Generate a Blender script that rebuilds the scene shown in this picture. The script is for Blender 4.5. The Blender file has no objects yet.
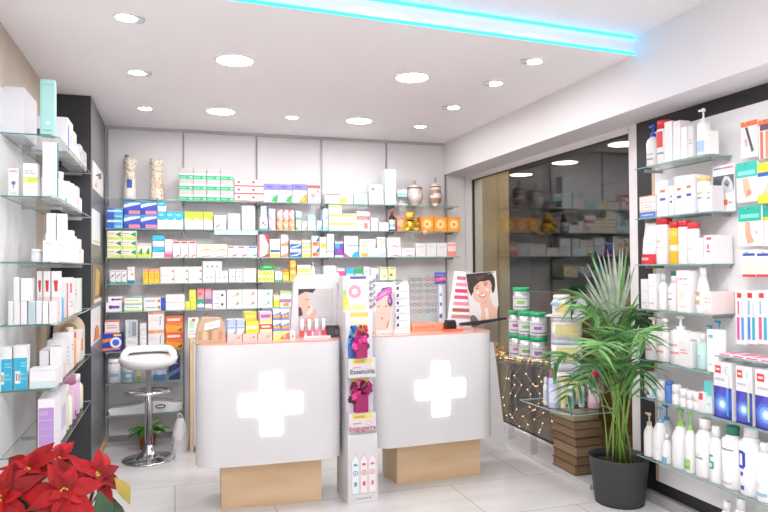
import bpy, math, random
from mathutils import Vector, Matrix
PI = math.pi
sc = bpy.context.scene
col = sc.collection
rnd = random.Random(7)

# ------------------------------------------------------------------ camera
F, YAW, PIT, ROL, EYE = 659., .3082, .0164, -.0079, 1.5
def _basis():
    cy, sy, cp, sp = math.cos(YAW), math.sin(YAW), math.cos(PIT), math.sin(PIT)
    fw = Vector((sy*cp, cy*cp, sp)); r = Vector((cy, -sy, 0)); u = r.cross(fw)
    c, s = math.cos(ROL), math.sin(ROL)
    return fw, c*r + s*u, -s*r + c*u
FW, RT, UP = _basis()
def ray(x, y): return FW + (x-384)/F*RT + (256-y)/F*UP
def on_x(x, y, X):
    d = ray(x, y); t = X/d.x; return Vector((X, d.y*t, EYE+d.z*t))
def on_y(x, y, Y):
    d = ray(x, y); t = Y/d.y; return Vector((d.x*t, Y, EYE+d.z*t))
def on_z(x, y, Z):
    d = ray(x, y); t = (Z-EYE)/d.z; return Vector((d.x*t, d.y*t, Z))

cam = bpy.data.cameras.new('camera'); co = bpy.data.objects.new('camera', cam); col.objects.link(co)
cam.sensor_width = 36; cam.lens = 36*F/768; cam.clip_start = .05
co.matrix_world = Matrix(((RT.x, UP.x, -FW.x, 0), (RT.y, UP.y, -FW.y, 0), (RT.z, UP.z, -FW.z, EYE), (0, 0, 0, 1)))
sc.camera = co
sc.view_settings.view_transform = 'Standard'; sc.view_settings.look = 'None'
sc.view_settings.gamma = 1; sc.view_settings.exposure = 1.4
sc.view_settings.use_curve_mapping = False
sc.cycles.use_denoising = True
sc.cycles.max_bounces = 10; sc.cycles.transparent_max_bounces = 24
sc.cycles.sample_clamp_indirect = 6
sc.cycles.caustics_reflective = False; sc.cycles.caustics_refractive = False

# ------------------------------------------------------------------ materials
def lin(h):
    h = h.lstrip('#'); v = [int(h[i:i+2], 16)/255 for i in (0, 2, 4)]
    return tuple(x/12.92 if x <= .04045 else ((x+.055)/1.055)**2.4 for x in v) + (1,)
_m = {}
def M(hx, rough=.5, metal=0., coat=0.):
    k = (hx, rough, metal, coat)
    if k in _m: return _m[k]
    m = bpy.data.materials.new('paint_'+hx); m.use_nodes = True
    b = m.node_tree.nodes['Principled BSDF']
    b.inputs['Base Color'].default_value = lin(hx); b.inputs['Roughness'].default_value = rough
    b.inputs['Metallic'].default_value = metal; b.inputs['Coat Weight'].default_value = coat
    _m[k] = m; return m
def emit(hx, s, name='light'):
    k = ('e', hx, s)
    if k in _m: return _m[k]
    m = bpy.data.materials.new(name); m.use_nodes = True; nt = m.node_tree; nt.nodes.clear()
    e = nt.nodes.new('ShaderNodeEmission'); o = nt.nodes.new('ShaderNodeOutputMaterial')
    e.inputs[0].default_value = lin(hx); e.inputs[1].default_value = s
    nt.links.new(e.outputs[0], o.inputs[0]); _m[k] = m; return m
def thin_glass(name, tint, f0, rough=.02, f1=.95):
    m = bpy.data.materials.new(name); m.use_nodes = True; nt = m.node_tree; nt.nodes.clear(); N = nt.nodes.new; L = nt.links.new
    o = N('ShaderNodeOutputMaterial'); mix = N('ShaderNodeMixShader'); tr = N('ShaderNodeBsdfTransparent'); gl = N('ShaderNodeBsdfGlossy')
    tr.inputs[0].default_value = lin(tint); gl.inputs['Roughness'].default_value = rough
    g = N('ShaderNodeNewGeometry'); d = N('ShaderNodeVectorMath'); d.operation = 'DOT_PRODUCT'
    L(g.outputs['Normal'], d.inputs[0]); L(g.outputs['Incoming'], d.inputs[1])
    a = N('ShaderNodeMath'); a.operation = 'ABSOLUTE'; L(d.outputs['Value'], a.inputs[0])
    s = N('ShaderNodeMath'); s.operation = 'SUBTRACT'; s.inputs[0].default_value = 1; L(a.outputs[0], s.inputs[1])
    p = N('ShaderNodeMath'); p.operation = 'POWER'; p.inputs[1].default_value = 5; L(s.outputs[0], p.inputs[0])
    k = N('ShaderNodeMath'); k.operation = 'MULTIPLY_ADD'; k.inputs[1].default_value = f1-f0; k.inputs[2].default_value = f0; L(p.outputs[0], k.inputs[0])
    L(k.outputs[0], mix.inputs[0]); L(tr.outputs[0], mix.inputs[1]); L(gl.outputs[0], mix.inputs[2]); L(mix.outputs[0], o.inputs[0])
    return m
def noise_mat(name, c1, c2, scale, rough=.6, stretch=(1, 1, 1), detail=6, bump=0., kind='noise', metal=0, lo=.3, hi=.7):
    m = bpy.data.materials.new(name); m.use_nodes = True; nt = m.node_tree; N = nt.nodes.new; L = nt.links.new
    b = nt.nodes['Principled BSDF']; b.inputs['Roughness'].default_value = rough; b.inputs['Metallic'].default_value = metal
    tc = N('ShaderNodeTexCoord'); mp = N('ShaderNodeMapping'); mp.inputs['Scale'].default_value = stretch
    t = N('ShaderNodeTexNoise'); t.inputs['Scale'].default_value = scale; t.inputs['Detail'].default_value = detail
    r = N('ShaderNodeValToRGB'); r.color_ramp.elements[0].color = lin(c1); r.color_ramp.elements[1].color = lin(c2)
    r.color_ramp.elements[0].position = lo; r.color_ramp.elements[1].position = hi
    L(tc.outputs['Object'], mp.inputs[0]); L(mp.outputs[0], t.inputs[0]); L(t.outputs['Fac'], r.inputs[0]); L(r.outputs[0], b.inputs['Base Color'])
    if bump:
        bm = N('ShaderNodeBump'); bm.inputs['Strength'].default_value = bump; bm.inputs['Distance'].default_value = .01
        L(t.outputs['Fac'], bm.inputs['Height']); L(bm.outputs[0], b.inputs['Normal'])
    return m
def floor_mat():
    m = noise_mat('floor_tile', 'd3d3d5', 'e3e3e4', 1.6, .22, (1, 3, 1), 8)
    nt = m.node_tree; N = nt.nodes.new; L = nt.links.new; b = nt.nodes['Principled BSDF']
    src = b.inputs['Base Color'].links[0].from_socket
    tc = N('ShaderNodeTexCoord'); br = N('ShaderNodeTexBrick'); br.offset = 0.5
    br.inputs['Scale'].default_value = 1; br.inputs['Brick Width'].default_value = 1.2; br.inputs['Row Height'].default_value = .6
    br.inputs['Mortar Size'].default_value = .004; br.inputs['Color1'].default_value = (1, 1, 1, 1); br.inputs['Color2'].default_value = (.95, .95, .95, 1)
    br.inputs['Mortar'].default_value = (.62, .62, .63, 1)
    mx = N('ShaderNodeMix'); mx.data_type = 'RGBA'; mx.blend_type = 'MULTIPLY'; mx.inputs['Factor'].default_value = 1
    L(tc.outputs['Object'], br.inputs[0]); L(src, mx.inputs['A']); L(br.outputs['Color'], mx.inputs['B']); L(mx.outputs['Result'], b.inputs['Base Color'])
    return m
def wood_mat(name, c1, c2, stretch):
    return noise_mat(name, c1, c2, 5, .5, stretch, 8, .05)

WHITE = M('eeeef1', .4); GLOSSW = M('dfdfe2', .25, 0, .2); WALLW = M('e9e7ea', .7); CEILW = M('f9f7f9', .8)
PANEL = noise_mat('back_panel', 'e6e5e7', 'eae9eb', 3, .6)
DARK = M('2e3036', .45); DARKSHEEN = M('74767c', .35); CHROME = M('d8d8dc', .08, 1.); STEEL = M('a4a6ab', .4, .5)
SHELF = thin_glass('shelf_glass', 'fbfdfc', .035, .02, .4); EDGE = M('7fb3ac', .12); PANE = thin_glass('window_glass', 'e2e4e2', .10, .005)
ACRYL = thin_glass('clear_acrylic', 'f4f6f7', .06, .02, .6)
OAK = wood_mat('pale_oak', 'd3b189', 'e3c7a3', (.35, 2, 2)); OAKV = wood_mat('pale_oak_upright', 'cfae88', 'e0c6a4', (2, 2, .35))
STONE = noise_mat('beige_stone', 'b3a595', 'cbbfb0', 2.2, .6, (1, 1, .5), 8, .1)
SANDST = noise_mat('sandstone', 'a8946c', 'c9b78c', 4, .8, (1, 1, 1), 8, .3)

# ------------------------------------------------------------------ mesh builder
class MB:
    def __init__(s): s.v = []; s.f = []; s.mi = []; s.sm = []; s.mats = []
    def mid(s, m):
        if m not in s.mats: s.mats.append(m)
        return s.mats.index(m)
    def face(s, pts, m, smooth=False):
        n = len(s.v); s.v += [tuple(p) for p in pts]; s.f.append(tuple(range(n, n+len(pts)))); s.mi.append(s.mid(m)); s.sm.append(smooth)
    def box(s, x0, x1, y0, y1, z0, z1, m, mats=None):
        n = len(s.v); k = s.mid(m)
        s.v += [(x, y, z) for z in (z0, z1) for x, y in ((x0, y0), (x1, y0), (x1, y1), (x0, y1))]
        F6 = dict(bottom=(0, 3, 2, 1), top=(4, 5, 6, 7), front=(0, 1, 5, 4), right=(1, 2, 6, 5), back=(2, 3, 7, 6), left=(3, 0, 4, 7))
        for nm, f in F6.items():
            s.f.append(tuple(n+i for i in f)); s.mi.append(s.mid(mats[nm]) if mats and nm in mats else k); s.sm.append(False)
    def prism(s, poly, z0, z1, m, side=None, smooth=False):
        # poly: [(x, y)] counter-clockwise
        n = len(s.v); N = len(poly); k = s.mid(m); ks = s.mid(side or m)
        s.v += [(x, y, z0) for x, y in poly] + [(x, y, z1) for x, y in poly]
        s.f.append(tuple(n+i for i in reversed(range(N)))); s.mi.append(k); s.sm.append(False)
        s.f.append(tuple(n+N+i for i in range(N))); s.mi.append(k); s.sm.append(False)
        for i in range(N):
            j = (i+1) % N; s.f.append((n+i, n+j, n+N+j, n+N+i)); s.mi.append(ks); s.sm.append(smooth)
    def prism_y(s, poly, y0, y1, m, side=None, smooth=False):
        # poly in (x, z), counter-clockwise seen from the front (-y)
        n = len(s.v); N = len(poly); k = s.mid(m); ks = s.mid(side or m)
        s.v += [(x, y0, z) for x, z in poly] + [(x, y1, z) for x, z in poly]
        s.f.append(tuple(n+i for i in range(N))); s.mi.append(k); s.sm.append(False)
        s.f.append(tuple(n+N+i for i in reversed(range(N)))); s.mi.append(k); s.sm.append(False)
        for i in range(N):
            j = (i+1) % N; s.f.append((n+j, n+i, n+N+i, n+N+j)); s.mi.append(ks); s.sm.append(smooth)
    def lathe(s, prof, m, seg=20, cx=0, cy=0, sx=1, sy=1, smooth=True, mats=None, cap=True):
        n = len(s.v); k = s.mid(m)
        for r, z in prof:
            for i in range(seg):
                a = 2*PI*i/seg; s.v.append((cx+r*sx*math.cos(a), cy+r*sy*math.sin(a), z))
        for j in range(len(prof)-1):
            kk = s.mid(mats[j]) if mats and mats[j] else k
            for i in range(seg):
                i2 = (i+1) % seg
                s.f.append((n+j*seg+i, n+j*seg+i2, n+(j+1)*seg+i2, n+(j+1)*seg+i)); s.mi.append(kk); s.sm.append(smooth)
        if cap:
            if prof[0][0] > 1e-4: s.f.append(tuple(n+i for i in reversed(range(seg)))); s.mi.append(k); s.sm.append(False)
            if prof[-1][0] > 1e-4: s.f.append(tuple(n+(len(prof)-1)*seg+i for i in range(seg))); s.mi.append(s.mid(mats[-1]) if mats and mats[-1] else k); s.sm.append(False)
    def tube(s, pts, r, m, seg=8, cap=True):
        pts = [Vector(p) for p in pts]; rs = r if isinstance(r, (list, tuple)) else [r]*len(pts)
        n = len(s.v); k = s.mid(m); N = len(pts)
        t0 = (pts[1]-pts[0]).normalized(); up = Vector((0, 0, 1)) if abs(t0.z) < .9 else Vector((1, 0, 0))
        nn = (up - t0*up.dot(t0)).normalized()
        for i, p in enumerate(pts):
            t = (pts[min(i+1, N-1)]-pts[max(i-1, 0)]).normalized()
            nn = (nn - t*nn.dot(t)); nn = nn.normalized() if nn.length > 1e-6 else t.orthogonal().normalized()
            b = t.cross(nn)
            for j in range(seg):
                a = 2*PI*j/seg; s.v.append(tuple(p + (nn*math.cos(a)+b*math.sin(a))*rs[i]))
        for i in range(N-1):
            for j in range(seg):
                j2 = (j+1) % seg; s.f.append((n+i*seg+j, n+i*seg+j2, n+(i+1)*seg+j2, n+(i+1)*seg+j)); s.mi.append(k); s.sm.append(True)
        if cap:
            s.f.append(tuple(n+j for j in reversed(range(seg)))); s.mi.append(k); s.sm.append(False)
            s.f.append(tuple(n+(N-1)*seg+j for j in range(seg))); s.mi.append(k); s.sm.append(False)
    def ball(s, c, r, m, seg=12, rings=8, sc3=(1, 1, 1), wob=None):
        prof = []; n = len(s.v); k = s.mid(m)
        for j in range(rings+1):
            th = PI*j/rings
            for i in range(seg):
                a = 2*PI*i/seg; q = r*(1+(wob() if wob else 0))
                s.v.append((c[0]+q*sc3[0]*math.sin(th)*math.cos(a), c[1]+q*sc3[1]*math.sin(th)*math.sin(a), c[2]-q*sc3[2]*math.cos(th)))
        for j in range(rings):
            for i in range(seg):
                i2 = (i+1) % seg; s.f.append((n+j*seg+i, n+j*seg+i2, n+(j+1)*seg+i2, n+(j+1)*seg+i)); s.mi.append(k); s.sm.append(True)
    def mesh(s, name):
        me = bpy.data.meshes.new(name); me.from_pydata(s.v, [], s.f)
        for m in s.mats: me.materials.append(m)
        me.polygons.foreach_set('material_index', s.mi); me.polygons.foreach_set('use_smooth', s.sm); me.update(); return me
    def build(s, name, parent=None, loc=(0, 0, 0), rot=0):
        o = bpy.data.objects.new(name, s.mesh(name)); col.objects.link(o); o.location = loc
        o.rotation_euler = rot if isinstance(rot, tuple) else (0, 0, rot)
        if parent: o.parent = parent
        return o
LABELS = {}
def tag(o, label, cat, group=None):
    o['label'] = label; o['category'] = cat
    if group: o['group'] = group
    return o
def thing(name, label, cat, loc=(0, 0, 0), rot=0, group=None):
    o = bpy.data.objects.new(name, None); col.objects.link(o); o.empty_display_size = .05
    o.location = loc; o.rotation_euler = rot if isinstance(rot, tuple) else (0, 0, rot)
    return tag(o, label, cat, group)
def struct(name, mb, loc=(0, 0, 0)):
    o = mb.build(name, None, loc); o['kind'] = 'structure'; return o
def sbox(name, x0, x1, y0, y1, z0, z1, m):
    b = MB(); b.box(x0, x1, y0, y1, z0, z1, m); return struct(name, b)
def copy_tree(o, parent=None):
    c = o.copy(); col.objects.link(c)
    if parent: c.parent = parent
    for ch in list(o.children): copy_tree(ch, c)
    return c
def rrect(w, d, r, n=5, cx=0, cy=0):
    pts = []
    for qx, qy, a0 in ((1, 1, 0), (-1, 1, PI/2), (-1, -1, PI), (1, -1, 1.5*PI)):
        for i in range(n+1):
            a = a0+PI/2*i/n; pts.append((cx+qx*(w/2-r)+r*math.cos(a), cy+qy*(d/2-r)+r*math.sin(a)))
    return pts
ORD = ['first', 'second', 'third', 'fourth', 'fifth', 'sixth', 'seventh', 'eighth', 'ninth', 'tenth', 'eleventh', 'twelfth']
NUM = ['zero', 'one', 'two', 'three', 'four', 'five', 'six', 'seven', 'eight', 'nine', 'ten']

# printed graphics on a flat front: u, v in 0..1 from the lower corner
def R(u0, v0, u1, v1, c): return ('r', u0, v0, u1, v1, c)
def C(u, v, r, c): return ('c', u, v, r, c)
def P(c, *pts): return ('p', pts, c)
def T(u0, v0, u1, v1, c, n=2): return ('t', u0, v0, u1, v1, c, n)
def prints_on(b, w, h, prints, y=-.0004, x0=None, z0=0.):
    x0 = -w/2 if x0 is None else x0; k = 0
    r = random.Random(int(w*1e5)+int(h*1e5)*7)
    for p in prints:
        yy = y - .0003*k; k += 1
        q = lambda u, v: (x0+u*w, yy, z0+v*h)
        if p[0] == 'r':
            _, a, c, d, e, hx = p; b.face([q(a, c), q(d, c), q(d, e), q(a, e)], M(hx))
        elif p[0] == 'c':
            _, u, v, rr, hx = p; m = min(w, h)
            b.face([(x0+u*w+rr*m*math.cos(2*PI*i/18), yy, z0+v*h+rr*m*math.sin(2*PI*i/18)) for i in range(18)], M(hx))
        elif p[0] == 'p':
            b.face([q(*t) for t in p[1]], M(p[2]))
        elif p[0] == 't':
            _, a, c, d, e, hx, n = p; lh = (e-c)/n
            for i in range(n):
                t0 = c+lh*(i+.25); t1 = c+lh*(i+.75); u = a
                end = d - (r.random()*.3*(d-a) if i else 0)
                while u < end-.02*(d-a):
                    g = min(u+(d-a)*(.12+.2*r.random()), end); b.face([q(u, t0), q(g, t0), q(g, t1), q(u, t1)], M(hx)); u = g+(d-a)*.05
# ------------------------------------------------------------------ the room
YB, XL, XR, ZC, ZU, YS = 6.2, -.833, 2.93, 2.75, 2.858, 3.267
YF = -1.6
sbox('floor', -1.1, 3.05, YF-.1, 6.35, -.1, 0, floor_mat())
sbox('wall_back', -1.0, 3.05, YB, YB+.12, 0, 2.97, PANEL)
sbox('wall_left', -.95, XL, YF, YB, 0, 2.97, STONE)
sbox('wall_front', -1.0, 3.05, YF-.1, YF, 0, 2.97, WALLW)
sbox('wall_right', XR+.03, 3.06, YF, 3.62, 0, 2.43, WALLW)
YSL = 3.055   # the step of the ceiling runs slightly askew
b = MB(); b.prism([(XL, YSL), (2.62, YS), (2.62, YB), (XL, YB)], ZC, ZU+.04, CEILW); struct('ceiling', b)
sbox('ceiling_upper', XL, 2.62, YF, YS+.02, ZU, ZU+.06, CEILW)
sbox('wall_right_bulkhead', 2.62, 3.06, YF, YB, 2.43, 2.97, WALLW)
b = MB(); b.box(XL, -.57, 5.154, YB, 0, ZC, DARKSHEEN, dict(front=DARK)); struct('trim_1', b)  # side face lighter grey: its reflection is put into the colour
sbox('baseboard_left', -.57, -.553, 5.15, YB, 0, .06, OAK)
sbox('trim_shade_line', -.57, 2.62, YB-.025, YB, 2.725, ZC, M('bdbcc0', .5))  # grey strip: shadow line along the wall top put into colour
sbox('foot_strip_back', -.553, .1, YB-.02, YB, 0, .05, M('8a8a8e', .5))  # grey strip along the foot of the back wall
b = MB(); b.box(2.655, 2.835, YB-.012, YB, .05, 2.412, PANEL); struct('trim_3', b)
b = MB(); b.box(2.85, 2.945, YB-.02, YB, .04, 2.43, WALLW); struct('trim_4', b)
# window
b = MB()
for y0, y1, z0, z1 in ((3.69, YB, .02, .05), (3.69, YB, 2.385, 2.43), (3.62, 3.70, 0, 2.43), (6.165, YB-.02, .05, 2.385)):
    b.box(2.905, 2.965, y0, y1, z0, z1, WALLW)
wf = struct('window_1', b)
b = MB(); b.box(2.928, 2.934, 3.70, 6.165, .05, 2.385, PANE); g = b.build('glass', wf)
b = MB()
for y0, y1, z0, z1 in ((3.70, 6.165, .05, .058), (3.70, 6.165, 2.377, 2.385), (6.157, 6.165, .058, 2.377)): b.box(2.918, 2.944, y0, y1, z0, z1, M('33353a', .5))
b.build('gasket', wf)
sbox('floor_window_plinth', 2.64, 2.905, 3.80, YB-.02, 0, .035, M('d3d2d4', .3))
# outside, at night
sbox('ground_outside', 3.06, 9, -2, 14, -.15, -.05, noise_mat('pavement', '6a5844', '8a745a', 6, .8))
sbox('wall_outside_pier', 2.97, 3.39, 6.26, 6.7, -.05, 3.2, SANDST)
sbox('wall_outside_parapet', 3.95, 4.1, 2.0, 10.5, -.05, 1.2, noise_mat('brown_stone', '6b4a33', '94704f', 5, .8, (1, 1, 1), 8, .2))
sbox('ceiling_outside_arcade', 3.06, 6.5, 2.0, 11, 2.76, 2.9, M('77767a', .8))
sbox('wall_outside_far', 6.4, 6.6, 0, 11, -.05, 2.76, noise_mat('far_wall', '3a3836', '4d4946', 3, .8))
# ------------------------------------------------------------------ ceiling lamps
LAMP = emit('fff8f6', 32, 'lamp_glow'); SPOT = emit('fffaf8', 46, 'spot_glow')
def big_light(x, y, z, label, group='large round ceiling lamps'):
    t = thing('ceiling_light', label, 'ceiling light', (x, y, z), 0, group)
    b = MB(); b.lathe([(.104, -.004), (.104, -.0005)], LAMP, 32, smooth=False); b.build('diffuser', t)
    b = MB(); b.lathe([(.104, -.0005), (.106, -.008), (.116, -.006), (.118, -.0005)], WHITE, 32, cap=False); b.build('rim', t); return t
def small_light(x, y, z, label, tilt=0, group='small spot lamps in the ceiling'):
    t = thing('ceiling_spotlight', label, 'ceiling light', (x, y, z), 0, group)
    b = MB(); b.lathe([(.048, -.004), (.048, -.0005)], SPOT, 24, smooth=False); b.build('lens', t)
    b = MB(); b.lathe([(.048, -.0005), (.05, -.008), (.06, -.006), (.062, -.0005)], WHITE, 24, cap=False)
    b.build('rim', t)
    if tilt:
        b = MB(); b.lathe([(.02, -.022), (.026, -.01), (.026, -.001)], M('d3d2d6', .4), 20, cx=tilt*.064); b.build('gimbal', t)
    return t
for px, py, lb in ((235, 60, 'large round ceiling lamp above the front of the cross counter beside the stool'), (412, 77, 'large round ceiling lamp in the same row, nearer the window side'),
                   (221, 111, 'large round ceiling lamp near the green banded cartons at the back'), (359, 120.5, 'large round ceiling lamp close to the back wall over the third bay')):
    p = on_z(px, py, ZC); big_light(p.x, p.y, ZC, lb)
for px, py, tl, lb in ((126, 17, 1, 'small tilted spot lamp farthest from the back wall, above the poinsettia'), (137, 72, 1, 'small tilted spot lamp in the middle of the poinsettia side row'),
                   (145, 108, 0, 'small round spot lamp by the dark panel and back wall'), (292, 117, 0, 'small round spot lamp between the two large lamps near the back wall'),
                   (420, 126, 0, 'small round spot lamp nearest the ceiling corner by the bulkhead'), (453, 107, -1, 'small tilted spot lamp along the bulkhead, second from the back wall'),
                   (495, 83, -1, 'small tilted spot lamp along the bulkhead, third from the back wall'), (534, 61, -1, 'small tilted spot lamp beside the end of the cyan light strip')):
    p = on_z(px, py, ZC); small_light(p.x, p.y, ZC, lb, tl)
for x, y, lb in ((.35, 2.2, 'large round lamp of the raised ceiling on the stone wall side'), (1.5, 2.2, 'large round lamp of the raised ceiling on the window side'),
                 (.35, .7, 'large round lamp of the raised ceiling near the entrance, stone wall side'), (1.5, .7, 'large round lamp of the raised ceiling near the entrance, window side'),
                 (.9, -.7, 'large round lamp of the raised ceiling just inside the entrance')):
    big_light(x, y, ZU, lb)
ALAMP = emit('fff0d8', 9, 'arcade_glow')
for x, y, lb in ((4.556, 8.06, 'ceiling lamp outside the window, farthest along the arcade'), (4.55, 6.98, 'ceiling lamp outside the window, middle of the arcade'), (4.45, 5.75, 'ceiling lamp outside the window, close to the window post')):
    t = thing('ceiling_light', lb, 'ceiling light', (x, y, 2.76), 0, 'arcade lamps outside the window')
    b = MB(); b.lathe([(.15, -.006), (.15, -.0005)], ALAMP, 28, smooth=False); b.build('diffuser', t)
    b = MB(); b.lathe([(.151, -.0005), (.152, -.01), (.165, -.006), (.166, -.0005)], WHITE, 28, cap=False); b.build('rim', t)
CY = emit('3cc4ff', 1.5, 'cyan_led')
for z, lb in ((2.7545, 'cyan glowing light strip along the lower lip of the ceiling step'), (2.8505, 'cyan glowing light strip along the upper edge of the ceiling step')):
    b = MB(); b.prism([(XL+.01, YSL-.0115), (2.612, YS-.0125), (2.612, YS-.0015), (XL+.01, YSL-.0005)], z-.0075, z+.0065, CY)
    tag(b.build('mounted_led_strip', None), lb, 'light strip', 'cyan light strips of the ceiling step')
w = bpy.data.worlds.new('night'); sc.world = w; w.use_nodes = True
w.node_tree.nodes['Background'].inputs[0].default_value = (.012, .014, .02, 1); w.node_tree.nodes['Background'].inputs[1].default_value = .5
def lamp(name, kind, loc, power, color=(1, 1, 1), size=.2):
    l = bpy.data.lights.new(name, kind); l.energy = power; l.color = color
    if kind == 'POINT': l.shadow_soft_size = size
    o = bpy.data.objects.new(name, l); col.objects.link(o); o.location = loc; return o
lamp('added_outside_light', 'POINT', (3.2, 4.7, 2.6), 30, (1, .86, .68), .12)  # unseen warm light added outside to brighten parapet and pier

def spot(loc, to, power, ang):
    o = lamp('added_shelf_spot', 'SPOT', loc, power, (1, .985, .98)); o.data.spot_size = ang; o.data.spot_blend = .6; o.data.shadow_soft_size = .2
    o.rotation_euler = (Vector(to)-Vector(loc)).to_track_quat('-Z', 'Y').to_euler()
# unseen spots added to brighten the wall behind the back shelves
for x in (.1, 1.0, 1.9): spot((x, 2.75, 2.8), (x, 6.2, .7), 48, .95)
spot((1.5, 1.7, 2.8), (2.85, 2.85, 1.15), 42, 1.0); spot((.7, 1.9, 2.8), (-.75, 4.2, 1.3), 30, .9)  # two more unseen spots, added to brighten the side shelves
# omni fill lights added behind the viewpoint to even out the room
lamp('added_fill_light', 'POINT', (-.3, -.35, 1.8), 13, (1, .985, .98), .3)
lamp('added_fill_light', 'POINT', (1.75, -.35, 1.8), 13, (1, .985, .98), .3)
# ------------------------------------------------------------------ back wall shelving
bay_px = [107.5, 183.5, 257, 322, 387, 446]
bayX = [on_y(x, 235, YB-.012).x for x in bay_px]
for i, x in enumerate(bayX):
    b = MB(); b.box(x-.008, x+.008, YB-.014, YB-.001, .05, 2.724, STEEL)
    for k in range(84):
        z = .09+k*.031
        b.box(x-.0025, x+.0025, YB-.0146, YB-.0139, z, z+.018, M('55565b'))
    tag(b.build('shelf_upright', None), f'slotted grey metal upright on the back wall, {ORD[i]} from the dark panel', 'upright', 'slotted uprights of the back wall')
ROWZ = {1: 2.089, 2: 1.839, 3: 1.594, 4: 1.374, 5: 1.142, 6: .808, 7: .547, 8: .278}
ROWN = {1: 'top back shelf', 2: 'second back shelf', 3: 'third back shelf', 4: 'fourth back shelf', 5: 'fifth back shelf', 6: 'shelf behind the stool', 7: 'canister shelf behind stool', 8: 'lowest shelf behind stool'}
TH = .007
def glass_shelf(x0, x1, y0, y1, z, label, group, brx, name='glass_shelf', axis='y'):
    t = thing(name, label, 'shelf', ((x0+x1)/2, (y0+y1)/2, z), 0, group)
    cx, cy = (x0+x1)/2, (y0+y1)/2
    b = MB(); b.box(x0-cx, x1-cx, y0-cy, y1-cy, -TH, 0, SHELF, dict(front=EDGE, left=EDGE, right=EDGE)); b.build('glass_panel', t)
    for q in brx:
        b = MB()
        if axis == 'y': b.prism([(q-cx-.004, y0-cy+.06), (q-cx+.004, y0-cy+.06), (q-cx+.004, y1-cy), (q-cx-.004, y1-cy)], -TH-.018, -TH-.0005, STEEL)
        else: b.box(x0-cx+.05, x1-cx, q-cy-.004, q-cy+.004, -TH-.018, -TH-.0005, STEEL)
        b.build('bracket', t)
    return t
YSF = YB-.28
for r, nb in ((1, 5), (2, 5), (3, 5), (4, 4), (5, 3), (6, 1), (7, 1), (8, 1)):
    for i in range(nb):
        x0 = bayX[i]+.004; x1 = (bayX[i+1]-.004) if i < 4 else on_y(459.5, 204, YSF).x
        if r == 4 and i == 3: x1 = bayX[4]+.06
        brs = [bayX[i]+.012, (bayX[i+1] if i < 4 else bayX[5])-.012]
        glass_shelf(x0, x1, YSF, YB-.016, ROWZ[r], f'back wall glass shelf, {ORD[i]} bay from the dark panel, {ORD[r-1]} from the top', 'glass shelves of the back wall', brs)

# ------------------------------------------------------------------ placing goods on shelves
class Frame:
    """A vertical plane on which fronts of goods stand: kind 'back' faces -y, 'right' faces -x, 'left' faces +x."""
    def __init__(s, kind, plane, rows, names, group):
        s.kind, s.plane, s.rows, s.names, s.group = kind, plane, rows, names, group; s.used = []
        s.rot = {'back': 0, 'right': -PI/2, 'left': PI/2}[kind]
    def uz(s, x, y, off=0):
        if s.kind == 'back': p = on_y(x, y, s.plane+off); return p.x, p.z
        if s.kind == 'right': p = on_x(x, y, s.plane+off); return -p.y, p.z
        p = on_x(x, y, s.plane-off); return p.y, p.z
    def pos(s, u, z, off=0):
        if s.kind == 'back': return (u, s.plane+off, z)
        if s.kind == 'right': return (s.plane+off, -u, z)
        return (s.plane-off, u, z)
    def span(s, row, x0, x1, yt, yb=None, off=0, d=.12):
        zs = s.rows[row]+.0006
        if isinstance(yt, tuple): return x0, x1, zs+(yt[2] if len(yt) > 2 else 0), zs+(yt[2] if len(yt) > 2 else 0)+yt[1]
        ym = yt if yb is None else (yt+yb)/2
        u0, _ = s.uz(x0, ym, off); u1, _ = s.uz(x1, ym, off); xm = (x0+x1)/2
        zt = s.uz(xm, yt, off)[1]; z0 = zs
        if yb is not None:
            zq = s.uz(xm, yb, off)[1]
            best = zs
            for (r, a, c, zz, n0, n1) in s.used:
                if r == row and min(c, u1)-max(a, u0) > .25*(u1-u0) and abs(zz-zq) < .05 and n0 < off+d and n1 > off: best = max(best, zz+.0006)
            z0 = best
        return u0, u1, z0, zt
    def use(s, row, u0, u1, zt, off, d): s.used.append((row, u0, u1, zt, off, off+d))

def carton_mesh(w, h, d, base, prints, side=None, top=None, gloss=.4):
    b = MB(); m = M(base, gloss)
    b.box(-w/2, w/2, 0, d, 0, h, m, dict(left=M(side, gloss), right=M(side, gloss)) if side else ({'top': M(top, gloss)} if top else None))
    if top and side: pass
    prints_on(b, w, h, prints); return b.mesh('carton')
def carton(fr, row, x0, x1, yt, base, prints, look, yb=None, cols=1, rows=1, d=.11, off=0, name='medicine_box', cat='box', side=None, where=None, grp=None, top=None, rz=0):
    u0, u1, z0, zt = fr.span(row, x0, x1, yt, yb, off, d)
    if zt < z0+.008: zt = z0+.01
    w = (u1-u0)/cols; h = (zt-z0)/rows
    ww, hh = w-min(.0045, w*.08), h-.0008
    me = carton_mesh(ww, hh, d, base, prints, side, top)
    sh = fr.names[row]; out = []
    for j in range(rows):
        for i in range(cols):
            o = bpy.data.objects.new(name, me); col.objects.link(o)
            o.location = fr.pos(u0+w*(i+.5), z0+h*j, off + rnd.uniform(0, .003)); o.rotation_euler = (0, 0, fr.rot+rz)
            bits = []
            if rows > 1: bits.append({2: ['lower row', 'upper row'], 3: ['bottom row', 'middle row', 'top row']}[rows][j] if cols > 1 else {2: ['lower one', 'upper one'], 3: ['lowest one', 'middle one', 'uppermost one']}[rows][j])
            if cols > 1: bits.append({2: ['left one', 'right one']}.get(cols, [ORD[q]+' from left' for q in range(cols)])[i])
            lab = look + ((', ' + ' '.join(bits)) if bits else '') + ', ' + (where or sh)
            tag(o, lab, cat, grp or (fr.group % sh)); out.append(o)
    fr.use(row, u0, u1, z0+h*rows, off, d)
    return out

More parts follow.
